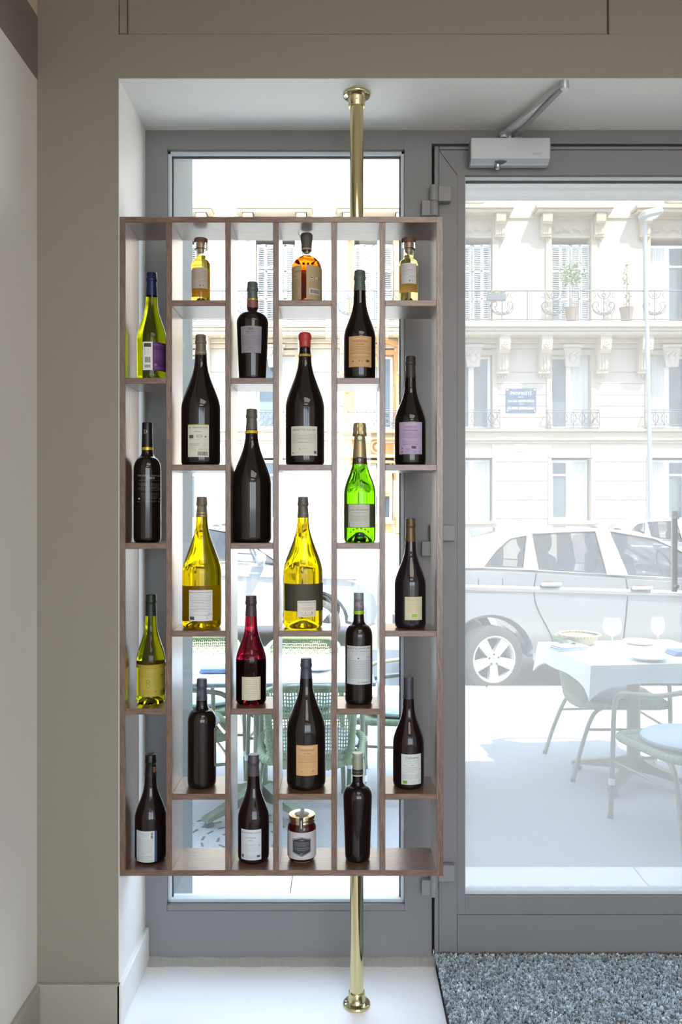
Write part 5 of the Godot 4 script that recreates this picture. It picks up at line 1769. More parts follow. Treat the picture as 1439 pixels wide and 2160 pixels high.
	band(b, "label_edge", 1403, 1411, mat("label_back", Color("a89a2e"), 0.6), 0.0003)

	b = bottle("wine_bottle", "dark bottle with gold lettered capsule and blue edged label, bottom of the first column", "burgundy", 318, 1590, 1835, 66, 23, 1638, plum, black_foil)
	im = paper(170, 240, Color("c6d0d2"))
	im.fill_rect(Rect2i(152, 0, 18, 240), Color("2c4f86"))
	lines(im, 30, 118, 16, 3, 13, ink, 0.15, 2)
	for k in 4:
		im.fill_rect(Rect2i(126, 12 + k * 12, 14, 8), Color("4a4a48"))
	lines(im, 24, 144, 66, 12, 10, ink, 0.12, 2, false)
	for k in 14:
		im.fill_rect(Rect2i(10, 50 + k * 12, 4, 7), Color("8c9698"))
	lines(im, 14, 144, 190, 3, 9, ink, 0.1, 2, false)
	woman(im, 10, 218, ink)
	woman(im, 22, 218, ink)
	lines(im, 40, 140, 226, 1, 8, ink, 0.05, 2)
	stick(b, "label", 286, 330, 1753, 1819, printed("label_blue_edge", im))
	im = paper(64, 96, Color("191817"))
	write(im, "B", 32, 74, 74, Color("c98f5a"))
	stick(b, "capsule_letter", 320.5, 329.5, 1616, 1634, printed("letter_b", im, 0.35), 0.0012)

	# ---- second column
	vial("small clear bottle of yellow spirit with a wooden stopper, top of the second column", 424, 504, 633, 40, 20, 404, 437, 564, 608, 541, 588, clear, pale_spirit, Color("bdb3a6"), "c8862a", 0.12)
	b = bottle("magnum_bottle", "large dark bottle with taupe capsule and a white label with bar code, second column", "magnum", 424, 707, 980, 82, 23, 748, dark, taupe)
	im = paper(176, 276, Color("d3d6c8"))
	im.fill_rect(Rect2i(0, 0, 176, 8), Color("a99a55"))
	write(im, "M. CHAPOUTIER", 88, 34, 19, ink, true, 0.6)
	lines(im, 116, 166, 40, 1, 6, ink, 0.0, 2)
	write(im, "Bila-Haut", 88, 66, 13, Color("77776e"))
	leaf_mark(im, 12, 90, 38, 28, Color("3a3d3a"), Color("c9ccc0"))
	im.fill_rect(Rect2i(78, 92, 44, 16), Color("5b5c58"))
	im.fill_rect(Rect2i(81, 95, 38, 10), Color("d3d6c8"))
	blot(im, 148, 104, 6, ink)
	lines(im, 12, 52, 122, 2, 8, ink, 0.1, 2, false)
	lines(im, 80, 110, 114, 3, 7, ink, 0.1, 1, false)
	lines(im, 134, 166, 122, 2, 7, ink, 0.1, 1, false)
	lines(im, 10, 104, 164, 2, 10, ink, 0.03, 4, false)
	lines(im, 10, 74, 186, 6, 8, Color("70716b"), 0.2, 2, false)
	lines(im, 124, 166, 166, 4, 8, Color("70716b"), 0.2, 2, false)
	lines(im, 90, 166, 208, 2, 8, ink, 0.05, 2, false)
	bars(im, 84, 228, 84, 38, Color("d3d6c8"), ink)
	stick(b, "label", 396, 440, 895, 964, printed("label_bar_code", im))
	im = paper(120, 40, Color("75705f"))
	write(im, "M.Chapoutier", 60, 28, 18, Color("dcd8c8"))
	stick(b, "capsule_lettering", 413.5, 434.5, 739, 746, printed("capsule_print", im, 0.4), 0.0012)

	b = bottle("magnum_bottle", "large yellow glass bottle with taupe capsule and tall white label, second column", "slope", 426, 1048, 1330.5, 82, 22, 1091, yellow, taupe)
	im = paper(196, 264, Color("d9dde0"))
	write(im, "DOMAINE PHILIPPE GOULLEY", 98, 24, 13, ink, true, 0.0)
	lines(im, 50, 146, 34, 1, 6, Color("8b8d90"), 0.0, 3)
	lines(im, 12, 184, 48, 9, 13, ink, 0.18, 3)
	lines(im, 8, 188, 166, 1, 8, ink, 0.0, 3)
	im.fill_rect(Rect2i(6, 158, 184, 1), ink)
	lines(im, 10, 186, 182, 1, 8, ink, 0.05, 2)
	lines(im, 10, 46, 198, 1, 8, ink, 0.1, 2, false)
	write(im, "1,5 L", 172, 208, 14, ink, false)
	im.fill_rect(Rect2i(6, 212, 184, 1), ink)
	leaf_mark(im, 10, 226, 38, 28, Color("2b2e2b"), Color("c9ccc0"))
	lines(im, 118, 180, 218, 1, 6, ink, 0.05, 2)
	woman(im, 148, 230, ink)
	stick(b, "label", 398, 447, 1245, 1310, printed("label_tall_white", im))
	b.turn = 0.0
	back_label(b, 1238, 1312, mat("back_label", Color("a89c50"), 0.8, 0.0, {"backlight_enabled": true, "backlight": Color(0.55, 0.5, 0.35)}), 0.9)
	band(b, "capsule_line", 1081, 1082.5, gold_line)
	band(b, "capsule_line", 1087.5, 1089, gold_line)
	im = paper(64, 96, Color("75705f"))
	im.fill_rect(Rect2i(8, 10, 44, 74), Color("b0a36c"))
	im.fill_rect(Rect2i(12, 14, 36, 66), Color("75705f"))
	blot(im, 30, 44, 14, Color("b0a36c"), 7.0)
	stick(b, "capsule_crest", 415, 424, 1064, 1078, printed("crest_print", im, 0.4), 0.0012)

	b = bottle("wine_bottle", "black straight sided bottle with slate capsule, bottom bottle of the second column", "bordeaux", 426, 1431, 1675, 60, 22, 1478, dark, slate)
	im = paper(48, 200, Color("9c9892"))
	lines(im, 6, 42, 14, 17, 10, Color("5b5854"), 0.1, 3)
	stick(b, "label", 449, 455.4, 1540, 1622, printed("label_grey_side", im))
	im = paper(64, 96, Color("4c5160"))
	blot(im, 32, 48, 24, Color("8b93a2"), 21.0)
	write(im, "S", 32, 66, 50, Color("8b93a2"))
	stick(b, "capsule_crest", 414.5, 424, 1453, 1472, printed("crest_slate", im, 0.4), 0.0012)

	# ---- third column
	b = bottle("wine_bottle", "broad shouldered dark bottle with grey green capsule and grey label, third column", "tapered", 533, 596, 796, 67, 22.5, 630, dark, grey_green)
	band(b, "neck_seal", 631, 648, mat("dusty_rose", Color("8a5a58"), 0.45))
	band(b, "gold_ring", 629, 632.5, gold_line, 0.0014)
	im = paper(172, 224, Color("94929b"))
	write(im, "MA", 86, 34, 28, ink, false, 2.0)
	write(im, "MAS AMIEL", 86, 52, 12, ink, false, 1.0)
	lines(im, 54, 118, 60, 1, 6, ink, 0.0, 2)
	lines(im, 10, 162, 80, 10, 9, Color("4b4a52"), 0.02, 3)
	write(im, "MAURY", 86, 184, 13, ink, false, 2.0)
	lines(im, 44, 128, 192, 3, 9, Color("4b4a52"), 0.1, 2)
	lines(im, 10, 30, 214, 1, 6, ink, 0.0, 3)
	lines(im, 146, 164, 214, 1, 6, ink, 0.0, 3)
	stick(b, "label", 508, 551, 688, 744, printed("label_grey", im))

	b = bottle("magnum_bottle", "largest plain dark bottle without a label, with a yellow neck ring, third column", "magnum", 531, 863, 1145.5, 83, 23, 906, dark, grey_foil)
	band(b, "neck_ring", 907.5, 913.5, mat("bright_yellow", Color("e0c814"), 0.4))

	b = bottle("wine_bottle", "translucent pink red bottle with brown capsule and cream label, third column", "burgundy", 530, 1256, 1495, 64, 23, 1300, rose, mat("brown_foil", Color("4d403f"), 0.4, 0.1))
	back_label(b, 1397, 1478, mat("dark_back_label", Color("151018"), 0.8), 1.5)
	im = paper(152, 196, Color("d6d4ba"))
	im.fill_rect(Rect2i(8, 8, 136, 180), Color("8d8b76"))
	im.fill_rect(Rect2i(10, 10, 132, 176), Color("d6d4ba"))
	lines(im, 20, 132, 28, 9, 16, Color("4f4d40"), 0.2, 3)
	lines(im, 44, 108, 170, 1, 8, Color("4f4d40"), 0.0, 2)
	stick(b, "label", 510, 549, 1428, 1477, printed("label_cream", im))

	b = bottle("wine_bottle", "dark bottle with grey capsule and pale blue white label, bottom of the third column", "burgundy", 535, 1591, 1835, 66, 24, 1638, plum, slate_copy())
	im = paper(172, 264, Color("cbd5dc"))
	write(im, "Aloxe-Corton 1er Cru", 86, 32, 17, ink)
	lines(im, 12, 160, 42, 1, 6, Color("7b848b"), 0.0, 1)
	write(im, "Les Valozières", 86, 74, 13, Color("59626a"))
	write(im, "2010", 86, 100, 14, Color("59626a"))
	lines(im, 20, 130, 128, 2, 10, ink, 0.1, 2)
	woman(im, 150, 132, ink)
	lines(im, 10, 162, 154, 3, 14, Color("59626a"), 0.05, 2)
	leaf_mark(im, 10, 218, 18, 26, Color("3c4550"), Color("cbd5dc"))
	leaf_mark(im, 134, 222, 28, 18, Color("22282c"), Color("cbd5dc"))
	lines(im, 44, 122, 226, 3, 9, ink, 0.2, 2)
	stick(b, "label", 508, 551, 1750, 1814, printed("label_pale_blue", im))

	# ---- fourth column
	whisky()
	b = bottle("magnum_bottle", "large dark bottle sealed with red wax and a square white label, fourth column", "magnum", 643.5, 703, 980, 82, 24, 733, dark, null)
	wax_cap(b, 733, wax)
	band(b, "neck_ring", 746, 751, mat("olive_yellow", Color("a8983a"), 0.4))
	im = paper(220, 248, Color("d2d5c9"))
	write(im, "MENETOU SALON", 110, 38, 22, Color("4f514b"), false, 1.0)
	lines(im, 30, 186, 48, 1, 6, Color("93958c"), 0.0, 1)
	lines(im, 12, 208, 66, 7, 12, ink, 0.04, 3, false)
	lines(im, 40, 180, 160, 1, 6, Color("93958c"), 0.0, 1)
	woman(im, 74, 186, ink)
	lines(im, 90, 148, 190, 1, 6, ink, 0.0, 2)
	lines(im, 40, 180, 214, 2, 10, Color("93958c"), 0.05, 2)
	blot(im, 18, 224, 5, ink)
	leaf_mark(im, 190, 208, 22, 24, Color("3d403c"), Color("d2d5c9"))
	stick(b, "label", 614, 669, 899, 961, printed("label_menetou", im))

	b = bottle("magnum_bottle", "large yellow bottle with dark label band and small white label, fourth column", "slope", 639.5, 1048, 1330.5, 83, 22, 1092, yellow, grey_foil)
	var olive := mat("olive_band", Color("464336"), 0.6)
	stick(b, "band_label", 598.6, 680.4, 1232, 1290, olive, 0.0004)
	im = paper(160, 136, Color("dcd9cf"))
	write(im, "CHARDONNAY n°22", 80, 20, 15, ink)
	lines(im, 30, 130, 28, 2, 10, ink, 0.1, 2)
	lines(im, 28, 134, 56, 4, 8, ink, 0.2, 2)
	write(im, "75 cl", 34, 106, 10, ink, false)
	woman(im, 62, 96, ink)
	lines(im, 84, 100, 98, 2, 6, ink, 0.0, 2)
	blot(im, 122, 102, 7, ink, 4.0)
	lines(im, 26, 136, 116, 2, 8, ink, 0.1, 3)
	stick(b, "label", 627.5, 666.5, 1267, 1301, printed("label_small_white", im), 0.0011)
	im = paper(96, 40, Color("68665f"))
	write(im, "RÉSERVE", 46, 26, 16, Color("c9c6bc"), false, 1.0)
	stick(b, "capsule_lettering", 639, 649, 1079, 1087, printed("capsule_reserve", im, 0.4), 0.0012)

	b = bottle("magnum_bottle", "large dark bottle with slate blue capsule and tan label, low in the fourth column", "magnum", 646, 1388, 1675, 82, 24, 1432, dark, slate)
	stick(b, "label", 625, 670, 1572, 1636, tan_label("label_tan_low", "Le Clos", true))

	jar()

	# ---- fifth column
	b = bottle("wine_bottle", "dark bottle with grey green capsule and tan label, top of the fifth column", "burgundy", 759, 572, 796, 67, 24, 612, dark, grey_green)
	stick(b, "label", 736, 784, 709, 774, tan_label("label_tan_high", "Le Clos", false))
	champagne(green)
	b = bottle("wine_bottle", "dark straight bottle with patterned capsule and long white label, fifth column", "bordeaux", 757, 1250, 1495, 58, 21, 1287, dark, mat("pale_foil", Color("8d949a"), 0.4, 0.2), 0.0, false)
	band(b, "neck_ring", 1288, 1296, mat("lime", Color("9ccb24"), 0.35))
	im = paper(96, 80, Color("77707a"))
	for k in 5:
		for t in 26:
			var a := TAU * t / 26
			blot(im, 20 + k * 14 + cos(a) * 9, 40 + sin(a + k) * (12 + 3 * k), 1.6, Color("c9c4c9"))
	stick(b, "capsule_pattern", 748, 767.5, 1264, 1286, printed("scroll_print", im, 0.4), 0.0012)
	im = paper(200, 332, Color("cdd4d8"))
	write(im, "MAISON BLANCHE 2007", 100, 26, 16, ink, true, 0.3)
	lines(im, 40, 160, 34, 1, 6, ink, 0.0, 2)
	lines(im, 30, 172, 44, 1, 8, ink, 0.0, 4)
	lines(im, 46, 156, 58, 3, 8, Color("6b7075"), 0.1, 2)
	lines(im, 8, 60, 96, 2, 14, ink, 0.2, 2, false)
	blot(im, 98, 106, 5, ink)
	write(im, "75 cl", 176, 104, 14, ink, false)
	lines(im, 8, 192, 124, 1, 8, ink, 0.0, 4)
	lines(im, 8, 192, 136, 17, 9, Color("3c3f42"), 0.01, 3, false)
	write(im, "N. Despagne", 142, 318, 15, ink)
	stick(b, "label", 732, 782, 1363, 1444, printed("label_long_white", im))

	b = bottle("wine_bottle", "dark purple bottle tapering to the foot with cream green capsule, bottom of the fifth column", "tapered", 754.5, 1588, 1835, 61, 22, 1637, plum, mat("cream_green_foil", Color("a3ab96"), 0.4, 0.15), 0.0, false)
	band(b, "capsule_band", 1624, 1635, mat("band_black", Color("2c2f2a"), 0.4), 0.0013)
	band(b, "capsule_line", 1636, 1638, mat("cream_line", Color("cfcfb8"), 0.4), 0.0014)
	im = paper(120, 28, Color("2c2f2a"))
	write(im, "DOMAINE", 32, 20, 13, Color("a9a58a"), false, 1.0)
	write(im, "TROILLARD", 92, 20, 13, Color("a9a58a"), false, 0.5)
	stick(b, "capsule_lettering", 745, 764.5, 1625.5, 1633.5, printed("capsule_band_print", im, 0.4), 0.0017)

	# ---- sixth column
	vial("small clear bottle of pale spirit with a wooden stopper, top of the sixth column", 862, 504, 633, 41, 21, 847, 879, 555, 598, 541, 585, clear, glass("straw_spirit", Color(0.97, 0.90, 0.55), 0.0, 0.04), Color("cfd2d6"), "d8b87c", -0.05)
	b = bottle("wine_bottle", "dark bottle with black capsule and lilac label, second in the sixth column", "burgundy", 866, 752, 980, 67, 22, 797, dark, mat("soft_black_foil", Color("33312f"), 0.45))
	im = paper(192, 272, Color("b3a3c4"))
	write(im, "montirius", 96, 26, 22, Color("dcd0a2"), false, 0.5)
	write(im, "GIGONDAS", 96, 50, 18, Color("6b5f78"), true, 1.0)
	write(im, "Terre des Aînés", 96, 76, 15, Color("3d3447"))
	lines(im, 16, 176, 92, 4, 12, Color("564b62"), 0.05, 3, false)
	lines(im, 64, 128, 134, 1, 8, Color("3d3447"), 0.0, 2)
	lines(im, 46, 146, 148, 1, 8, Color("dcd0a2"), 0.0, 3)
	lines(im, 22, 166, 164, 2, 9, Color("564b62"), 0.05, 2)
	lines(im, 36, 158, 186, 1, 8, Color("3d3447"), 0.0, 4)
	blot(im, 28, 222, 5, Color("2c2533"))
	lines(im, 60, 92, 226, 2, 6, Color("3d3447"), 0.0, 3)
	leaf_mark(im, 104, 204, 34, 22, Color("39443c"), Color("a9b3a6"))
	blot(im, 166, 216, 10, Color("8a7d99"), 8.0)
	blot(im, 26, 252, 8, Color("2c2533"), 5.0)
	write(im, "75 cl", 66, 258, 14, Color("6b5f78"), false)
	write(im, "15%", 126, 258, 14, Color("6b5f78"), false)
	woman(im, 168, 246, Color("2c2533"))
	stick(b, "label", 843, 891, 890, 958, printed("label_lilac", im))

	b = bottle("wine_bottle", "dark red bottle with bronze capsule and cream label, third in the sixth column", "burgundy", 866, 1093, 1330.5, 67, 21, 1143, mat("blue_dark_bottle", Color("1d1620"), 0.06, 0.0, {"metallic_specular": 0.6}), bronze)
	im = paper(152, 200, Color("d3cfae"))
	im.fill_rect(Rect2i(8, 8, 136, 184), Color("a8a588"))
	im.fill_rect(Rect2i(9, 9, 134, 182), Color("d3cfae"))
	lines(im, 20, 132, 22, 2, 10, Color("9a977c"), 0.1, 5)
	lines(im, 16, 138, 50, 9, 10, Color("85826a"), 0.03, 2)
	leaf_mark(im, 60, 148, 42, 28, Color("8fbf3f"), Color("cfe29c"))
	lines(im, 50, 112, 182, 1, 6, Color("85826a"), 0.0, 2)
	stick(b, "label", 854, 891, 1259, 1308, printed("label_green_mark", im))

	b = bottle("wine_bottle", "dark bottle with slate screw cap and white label, bottom of the sixth column", "burgundy", 862, 1428, 1675, 66, 22, 1475, plum, mat("screw_cap", Color("4b4c58"), 0.38, 0.3), 0.0, false)
	im = paper(168, 256, Color("d0d8da"))
	write(im, "Cabotte", 88, 40, 30, Color("5c5f5a"))
	write(im, "TERRE ÉLEVÉE", 88, 62, 14, Color("9aa0a0"), true, 1.0)
	lines(im, 44, 134, 70, 2, 9, Color("7b8080"), 0.05, 2)
	lines(im, 22, 40, 92, 1, 6, ink, 0.0, 3)
	lines(im, 74, 106, 92, 1, 6, ink, 0.0, 4)
	lines(im, 136, 156, 86, 1, 6, ink, 0.0, 3)
	lines(im, 34, 134, 112, 4, 10, ink, 0.15, 2)
	woman(im, 152, 124, ink)
	lines(im, 8, 158, 154, 1, 6, ink, 0.5, 2, false)
	lines(im, 8, 160, 170, 6, 7, Color("4c5050"), 0.03, 2, false)
	leaf_mark(im, 14, 222, 34, 24, Color("6aa32e"), Color("c4dc9c"))
	lines(im, 72, 124, 222, 4, 7, ink, 0.1, 1)
	blot(im, 150, 232, 11, Color("9fc48c"), 8.0)
	stick(b, "label", 847, 889, 1591, 1655, printed("label_white_green", im))


func slate_copy() -> Material:
	return mat("warm_grey_foil", Color("57525a"), 0.42, 0.15)


func tan_label(called: String, wine: String, low: bool) -> Material:
	var im := paper(192, 268, Color("cfa878"))
	var brown := Color("54402a")
	write(im, "montirius", 96, 28, 24, Color("e8d6a2"), false, 0.5)
	write(im, "VACQUEYRAS", 96, 50, 18, brown, true, 0.6)
	write(im, wine, 96, 78, 17, brown)
	lines(im, 12, 180, 92, 4, 13, brown, 0.12, 3)
	lines(im, 12, 180, 146, 1, 8, brown, 0.0, 4)
	if low:
		lines(im, 24, 168, 172, 3, 10, Color("9a7a52"), 0.03, 2)
		woman(im, 46, 224, brown)
		blot(im, 148, 230, 7, brown, 4.0)
		lines(im, 20, 172, 246, 1, 8, Color("9a7a52"), 0.0, 2)
	else:
		lines(im, 36, 160, 164, 1, 8, Color("e8d6a2"), 0.0, 4)
		lines(im, 28, 164, 178, 3, 9, brown, 0.15, 2)
		blot(im, 38, 218, 6, brown)
		blot(im, 88, 216, 7, brown, 4.0)
		woman(im, 108, 210, brown)
		leaf_mark(im, 142, 206, 28, 20, Color("33402e"), Color("b9b08a"))
		lines(im, 56, 140, 242, 1, 8, Color("9a7a52"), 0.1, 4)
	return printed(called, im)


func back_label(b: Dictionary, y0: float, y1: float, material: Material, half: float) -> void:   # the front label on the far side, seen through the glass
	var s: float = b.z / F
	var top: float = b.H - (y0 - b.ytop) * s
	var low: float = b.H - (y1 - b.ytop) * s
	obj("front_label", mb().lathe([Vector2(radius_at(b.prof, low) + 0.0005, low), Vector2(radius_at(b.prof, top) + 0.0005, top)], 30, Vector3.ZERO, PI - half, PI + half), material, b.root)


func wax_cap(b: Dictionary, row: float, material: Material) -> void:
	var H: float = b.H
	var rn: float = b.rn
	var y: float = H - (row - b.ytop) * b.z / F
	var p := [Vector2(radius_at(b.prof, y), y - 0.001), Vector2(rn * 1.06, y), Vector2(rn * 1.03, y + 0.006), Vector2(rn * 1.05, H - 0.022), Vector2(rn * 1.17, H - 0.018), Vector2(rn * 1.2, H - 0.009), Vector2(rn * 1.1, H - 0.004), Vector2(rn * 1.02, H - 0.0005), Vector2(rn * 0.8, H + 0.001), Vector2(0, H + 0.001)]
	obj("wax_seal", mb().lathe(p, 40), material, b.root)


func vial(label: String, xc: float, ytop: float, shelf: float, width: float, neck: float, lx0: float, lx1: float, ly0: float, ly1: float, level: float, low_label: float, clear: Material, liquid: Material, paper_c: Color, tint: String, turn: float) -> void:
	var z := ZS + SD * 0.5
	var pl := place(xc, ytop, shelf, z)
	var H: float = pl[1]
	var s := z / F
	var R := width * 0.5 * s
	var rn := neck * 0.5 * s
	var root := thing("spirit_bottle", label, "bottle", pl[0], turn)
	var prof := body_profile("vial", H, R, rn)
	var cut := H - (level - ytop) * s
	var full := []
	for q in prof:
		if q.y < cut:
			full.append(q)
	full.append(Vector2(radius_at(prof, cut), cut))
	full.append(Vector2(0, cut))
	obj("filled_glass", mb().lathe(full, 48), liquid, root)
	# empty neck: outer wall up to the lip, inner wall back down
	var nk := [Vector2(radius_at(prof, cut), cut + 0.0002)]
	for q in prof:
		if q.y > cut + 0.001:
			nk.append(q)
	nk.append_array([Vector2(rn, H - 0.031), Vector2(rn * 1.4, H - 0.03), Vector2(rn * 1.45, H - 0.022), Vector2(rn * 1.4, H - 0.0135), Vector2(rn * 0.75, H - 0.0135), Vector2(rn * 0.75, cut + 0.004), Vector2(rn * 0.75, cut + 0.0002)])
	obj("neck", mb().lathe(nk, 40), clear, root)
	obj("cork", mb().lathe([Vector2(0, H - 0.041), Vector2(rn * 0.55, H - 0.04), Vector2(rn * 0.68, H - 0.036), Vector2(rn * 0.72, H - 0.013)], 24), mat("cork", Color("b89d72"), 0.9), root)
	obj("stopper", mb().lathe([Vector2(0, H - 0.013), Vector2(rn * 1.36, H - 0.013), Vector2(rn * 1.42, H - 0.0115), Vector2(rn * 1.42, H - 0.0025), Vector2(rn * 1.34, H - 0.0005), Vector2(rn * 0.9, H), Vector2(0, H)], 36), mat("stopper_wood", Color("6d4c3d"), 0.6), root)
	var b := {"root": root, "prof": prof, "H": H, "R": R, "rn": rn, "z": z, "ytop": ytop, "xc": xc, "turn": turn}
	var im := paper(132, 176, paper_c)
	var ink := Color("3c3a38")
	lines(im, 16, 124, 16, 7, 13, ink, 0.25, 3, false)
	for k in 50:
		im.set_pixel(64 + k, 112 + int(4 * sin(k * 0.16)), ink)
		im.set_pixel(64 + k, 113 + int(4 * sin(k * 0.16)), ink)
	lines(im, 40, 100, 126, 2, 9, Color("8f8a86"), 0.1, 2)
	blot(im, 72, 152, 7, ink, 4.0)
	woman(im, 92, 146, ink)
	lines(im, 12, 30, 166, 1, 6, Color("8f8a86"), 0.0, 3)
	lines(im, 106, 126, 166, 1, 6, Color("8f8a86"), 0.0, 3)
	stick(b, "label", lx0, lx1, ly0, ly1, printed("label_vial_%d" % int(xc), im))
	# the wide front label on the far side shows through the spirit
	back_label(b, ly0 + 2.0, ly1 + 16.0, mat("vial_front_%d" % int(xc), Color(tint), 0.8, 0.0, {"backlight_enabled": true, "backlight": Color(0.5, 0.5, 0.5)}), 1.3)


func whisky() -> void:
	var z := ZS + SD * 0.5
	var s := z / F
	var pl := place(647, 494, 633, z)
	var H: float = pl[1]
	var R := 64 * 0.5 * s
	var rn := 21 * 0.5 * s
	var root := thing("spirit_bottle", "squat amber whisky bottle with grey stopper and two beige labels, top of the fourth column", "bottle", pl[0])
	var prof := body_profile("flask", H, R, rn)
	var cut := H - (541.0 - 494.0) * s
	var full := []
	for q in prof:
		if q.y < cut:
			full.append(q)
	full.append(Vector2(radius_at(prof, cut), cut))
	full.append(Vector2(0, cut))
	obj("filled_glass", mb().lathe(full, 56), M.amber_spirit, root)
	var top: float = H - (529.0 - 494.0) * s
	obj("neck", mb().lathe([Vector2(radius_at(prof, cut), cut + 0.0002), Vector2(rn * 1.05, top - 0.008), Vector2(rn, top), Vector2(rn, top + 0.012), Vector2(rn * 0.75, top + 0.012), Vector2(rn * 0.75, top), Vector2(rn * 0.8, cut + 0.0002)], 40), M.clear_glass, root)
	obj("stopper", mb().lathe([Vector2(0, top - 0.006), Vector2(rn * 0.7, top - 0.006), Vector2(rn * 0.98, top + 0.002), Vector2(rn * 1.03, top + 0.004), Vector2(rn * 1.06, top + 0.02), Vector2(rn * 1.2, top + 0.032), Vector2(rn * 1.22, H - 0.004), Vector2(rn * 1.1, H), Vector2(0, H)], 36), mat("grey_stopper", Color("5c5850"), 0.55), root)
	obj("seal_ring", mb().lathe([Vector2(rn * 1.02, top), Vector2(rn * 1.06, top + 0.001), Vector2(rn * 1.06, top + 0.004), Vector2(rn * 1.02, top + 0.005)], 30), mat("rose_seal", Color("b79a93"), 0.5), root)
	obj("tear_thread", mb().tube(smooth([Vector3(-rn * 1.2, H - 0.012, 0.003), Vector3(-rn * 1.45, H - 0.004, 0.004), Vector3(-rn * 1.6, H - 0.001, 0.003), Vector3(-rn * 1.65, H + 0.008, 0.003)], 5), 0.0006, 5), M.rubber, root)
	var b := {"root": root, "prof": prof, "H": H, "R": R, "rn": rn, "z": z, "ytop": 494.0, "xc": 647.0, "turn": 0.0}
	var beige := Color("b7a67e")
	var brown := Color("4c3a28")
	var im := paper(128, 260, beige)
	write(im, "Whisky", 84, 52, 22, Color("6f4d33"))
	write(im, "the", 56, 84, 18, brown)
	lines(im, 40, 112, 104, 7, 13, brown, 0.1, 4, false)
	write(im, "R", 78, 210, 26, Color("86734e"))
	lines(im, 40, 120, 232, 2, 9, Color("86734e"), 0.05, 2, false)
	stick(b, "label", 615.2, 635.5, 559, 632, printed("label_whisky_side", im))
	im = paper(168, 260, beige)
	lines(im, 24, 128, 22, 6, 9, Color("86734e"), 0.05, 2)
	for k in 3:
		blot(im, 40 + 36 * k, 92, 15, Color("e6dfcb"))
		blot(im, 40 + 36 * k, 92, 15, brown, 13.0)
	im.fill_rect(Rect2i(32, 86, 16, 10), brown)
	woman(im, 73, 84, brown)
	im.fill_rect(Rect2i(104, 84, 16, 16), Color("7a6a4c"))
	lines(im, 22, 128, 122, 5, 9, brown, 0.15, 2, false)
	im.fill_rect(Rect2i(20, 174, 92, 44), Color("d2cfc4"))
	bars(im, 26, 180, 80, 32, Color("d2cfc4"), Color("3c3c3e"))
	lines(im, 20, 140, 234, 1, 8, Color("86734e"), 0.1, 2)
	stick(b, "label", 646.5, 678.8, 559, 632, printed("label_whisky_back", im))
	# the front label on the far side, with a dotted border, shows dark red through the spirit
	back_label(b, 566, 629, mat("whisky_front", Color("8a3a22"), 0.8), 0.95)
	var dots := mb()
	for k in 19:
		var a := PI - 1.25 + 2.5 * k / 18
		var y: float = H - (556.0 - 494.0) * s
		var r := radius_at(prof, y) + 0.0004
		dots.box(Vector3(sin(a) * r, y, cos(a) * r), Vector3(0.0026, 0.0026, 0.0008), 0.0, Basis(Vector3.UP, a))
	obj("dotted_border", dots, M.whisky_front, root)


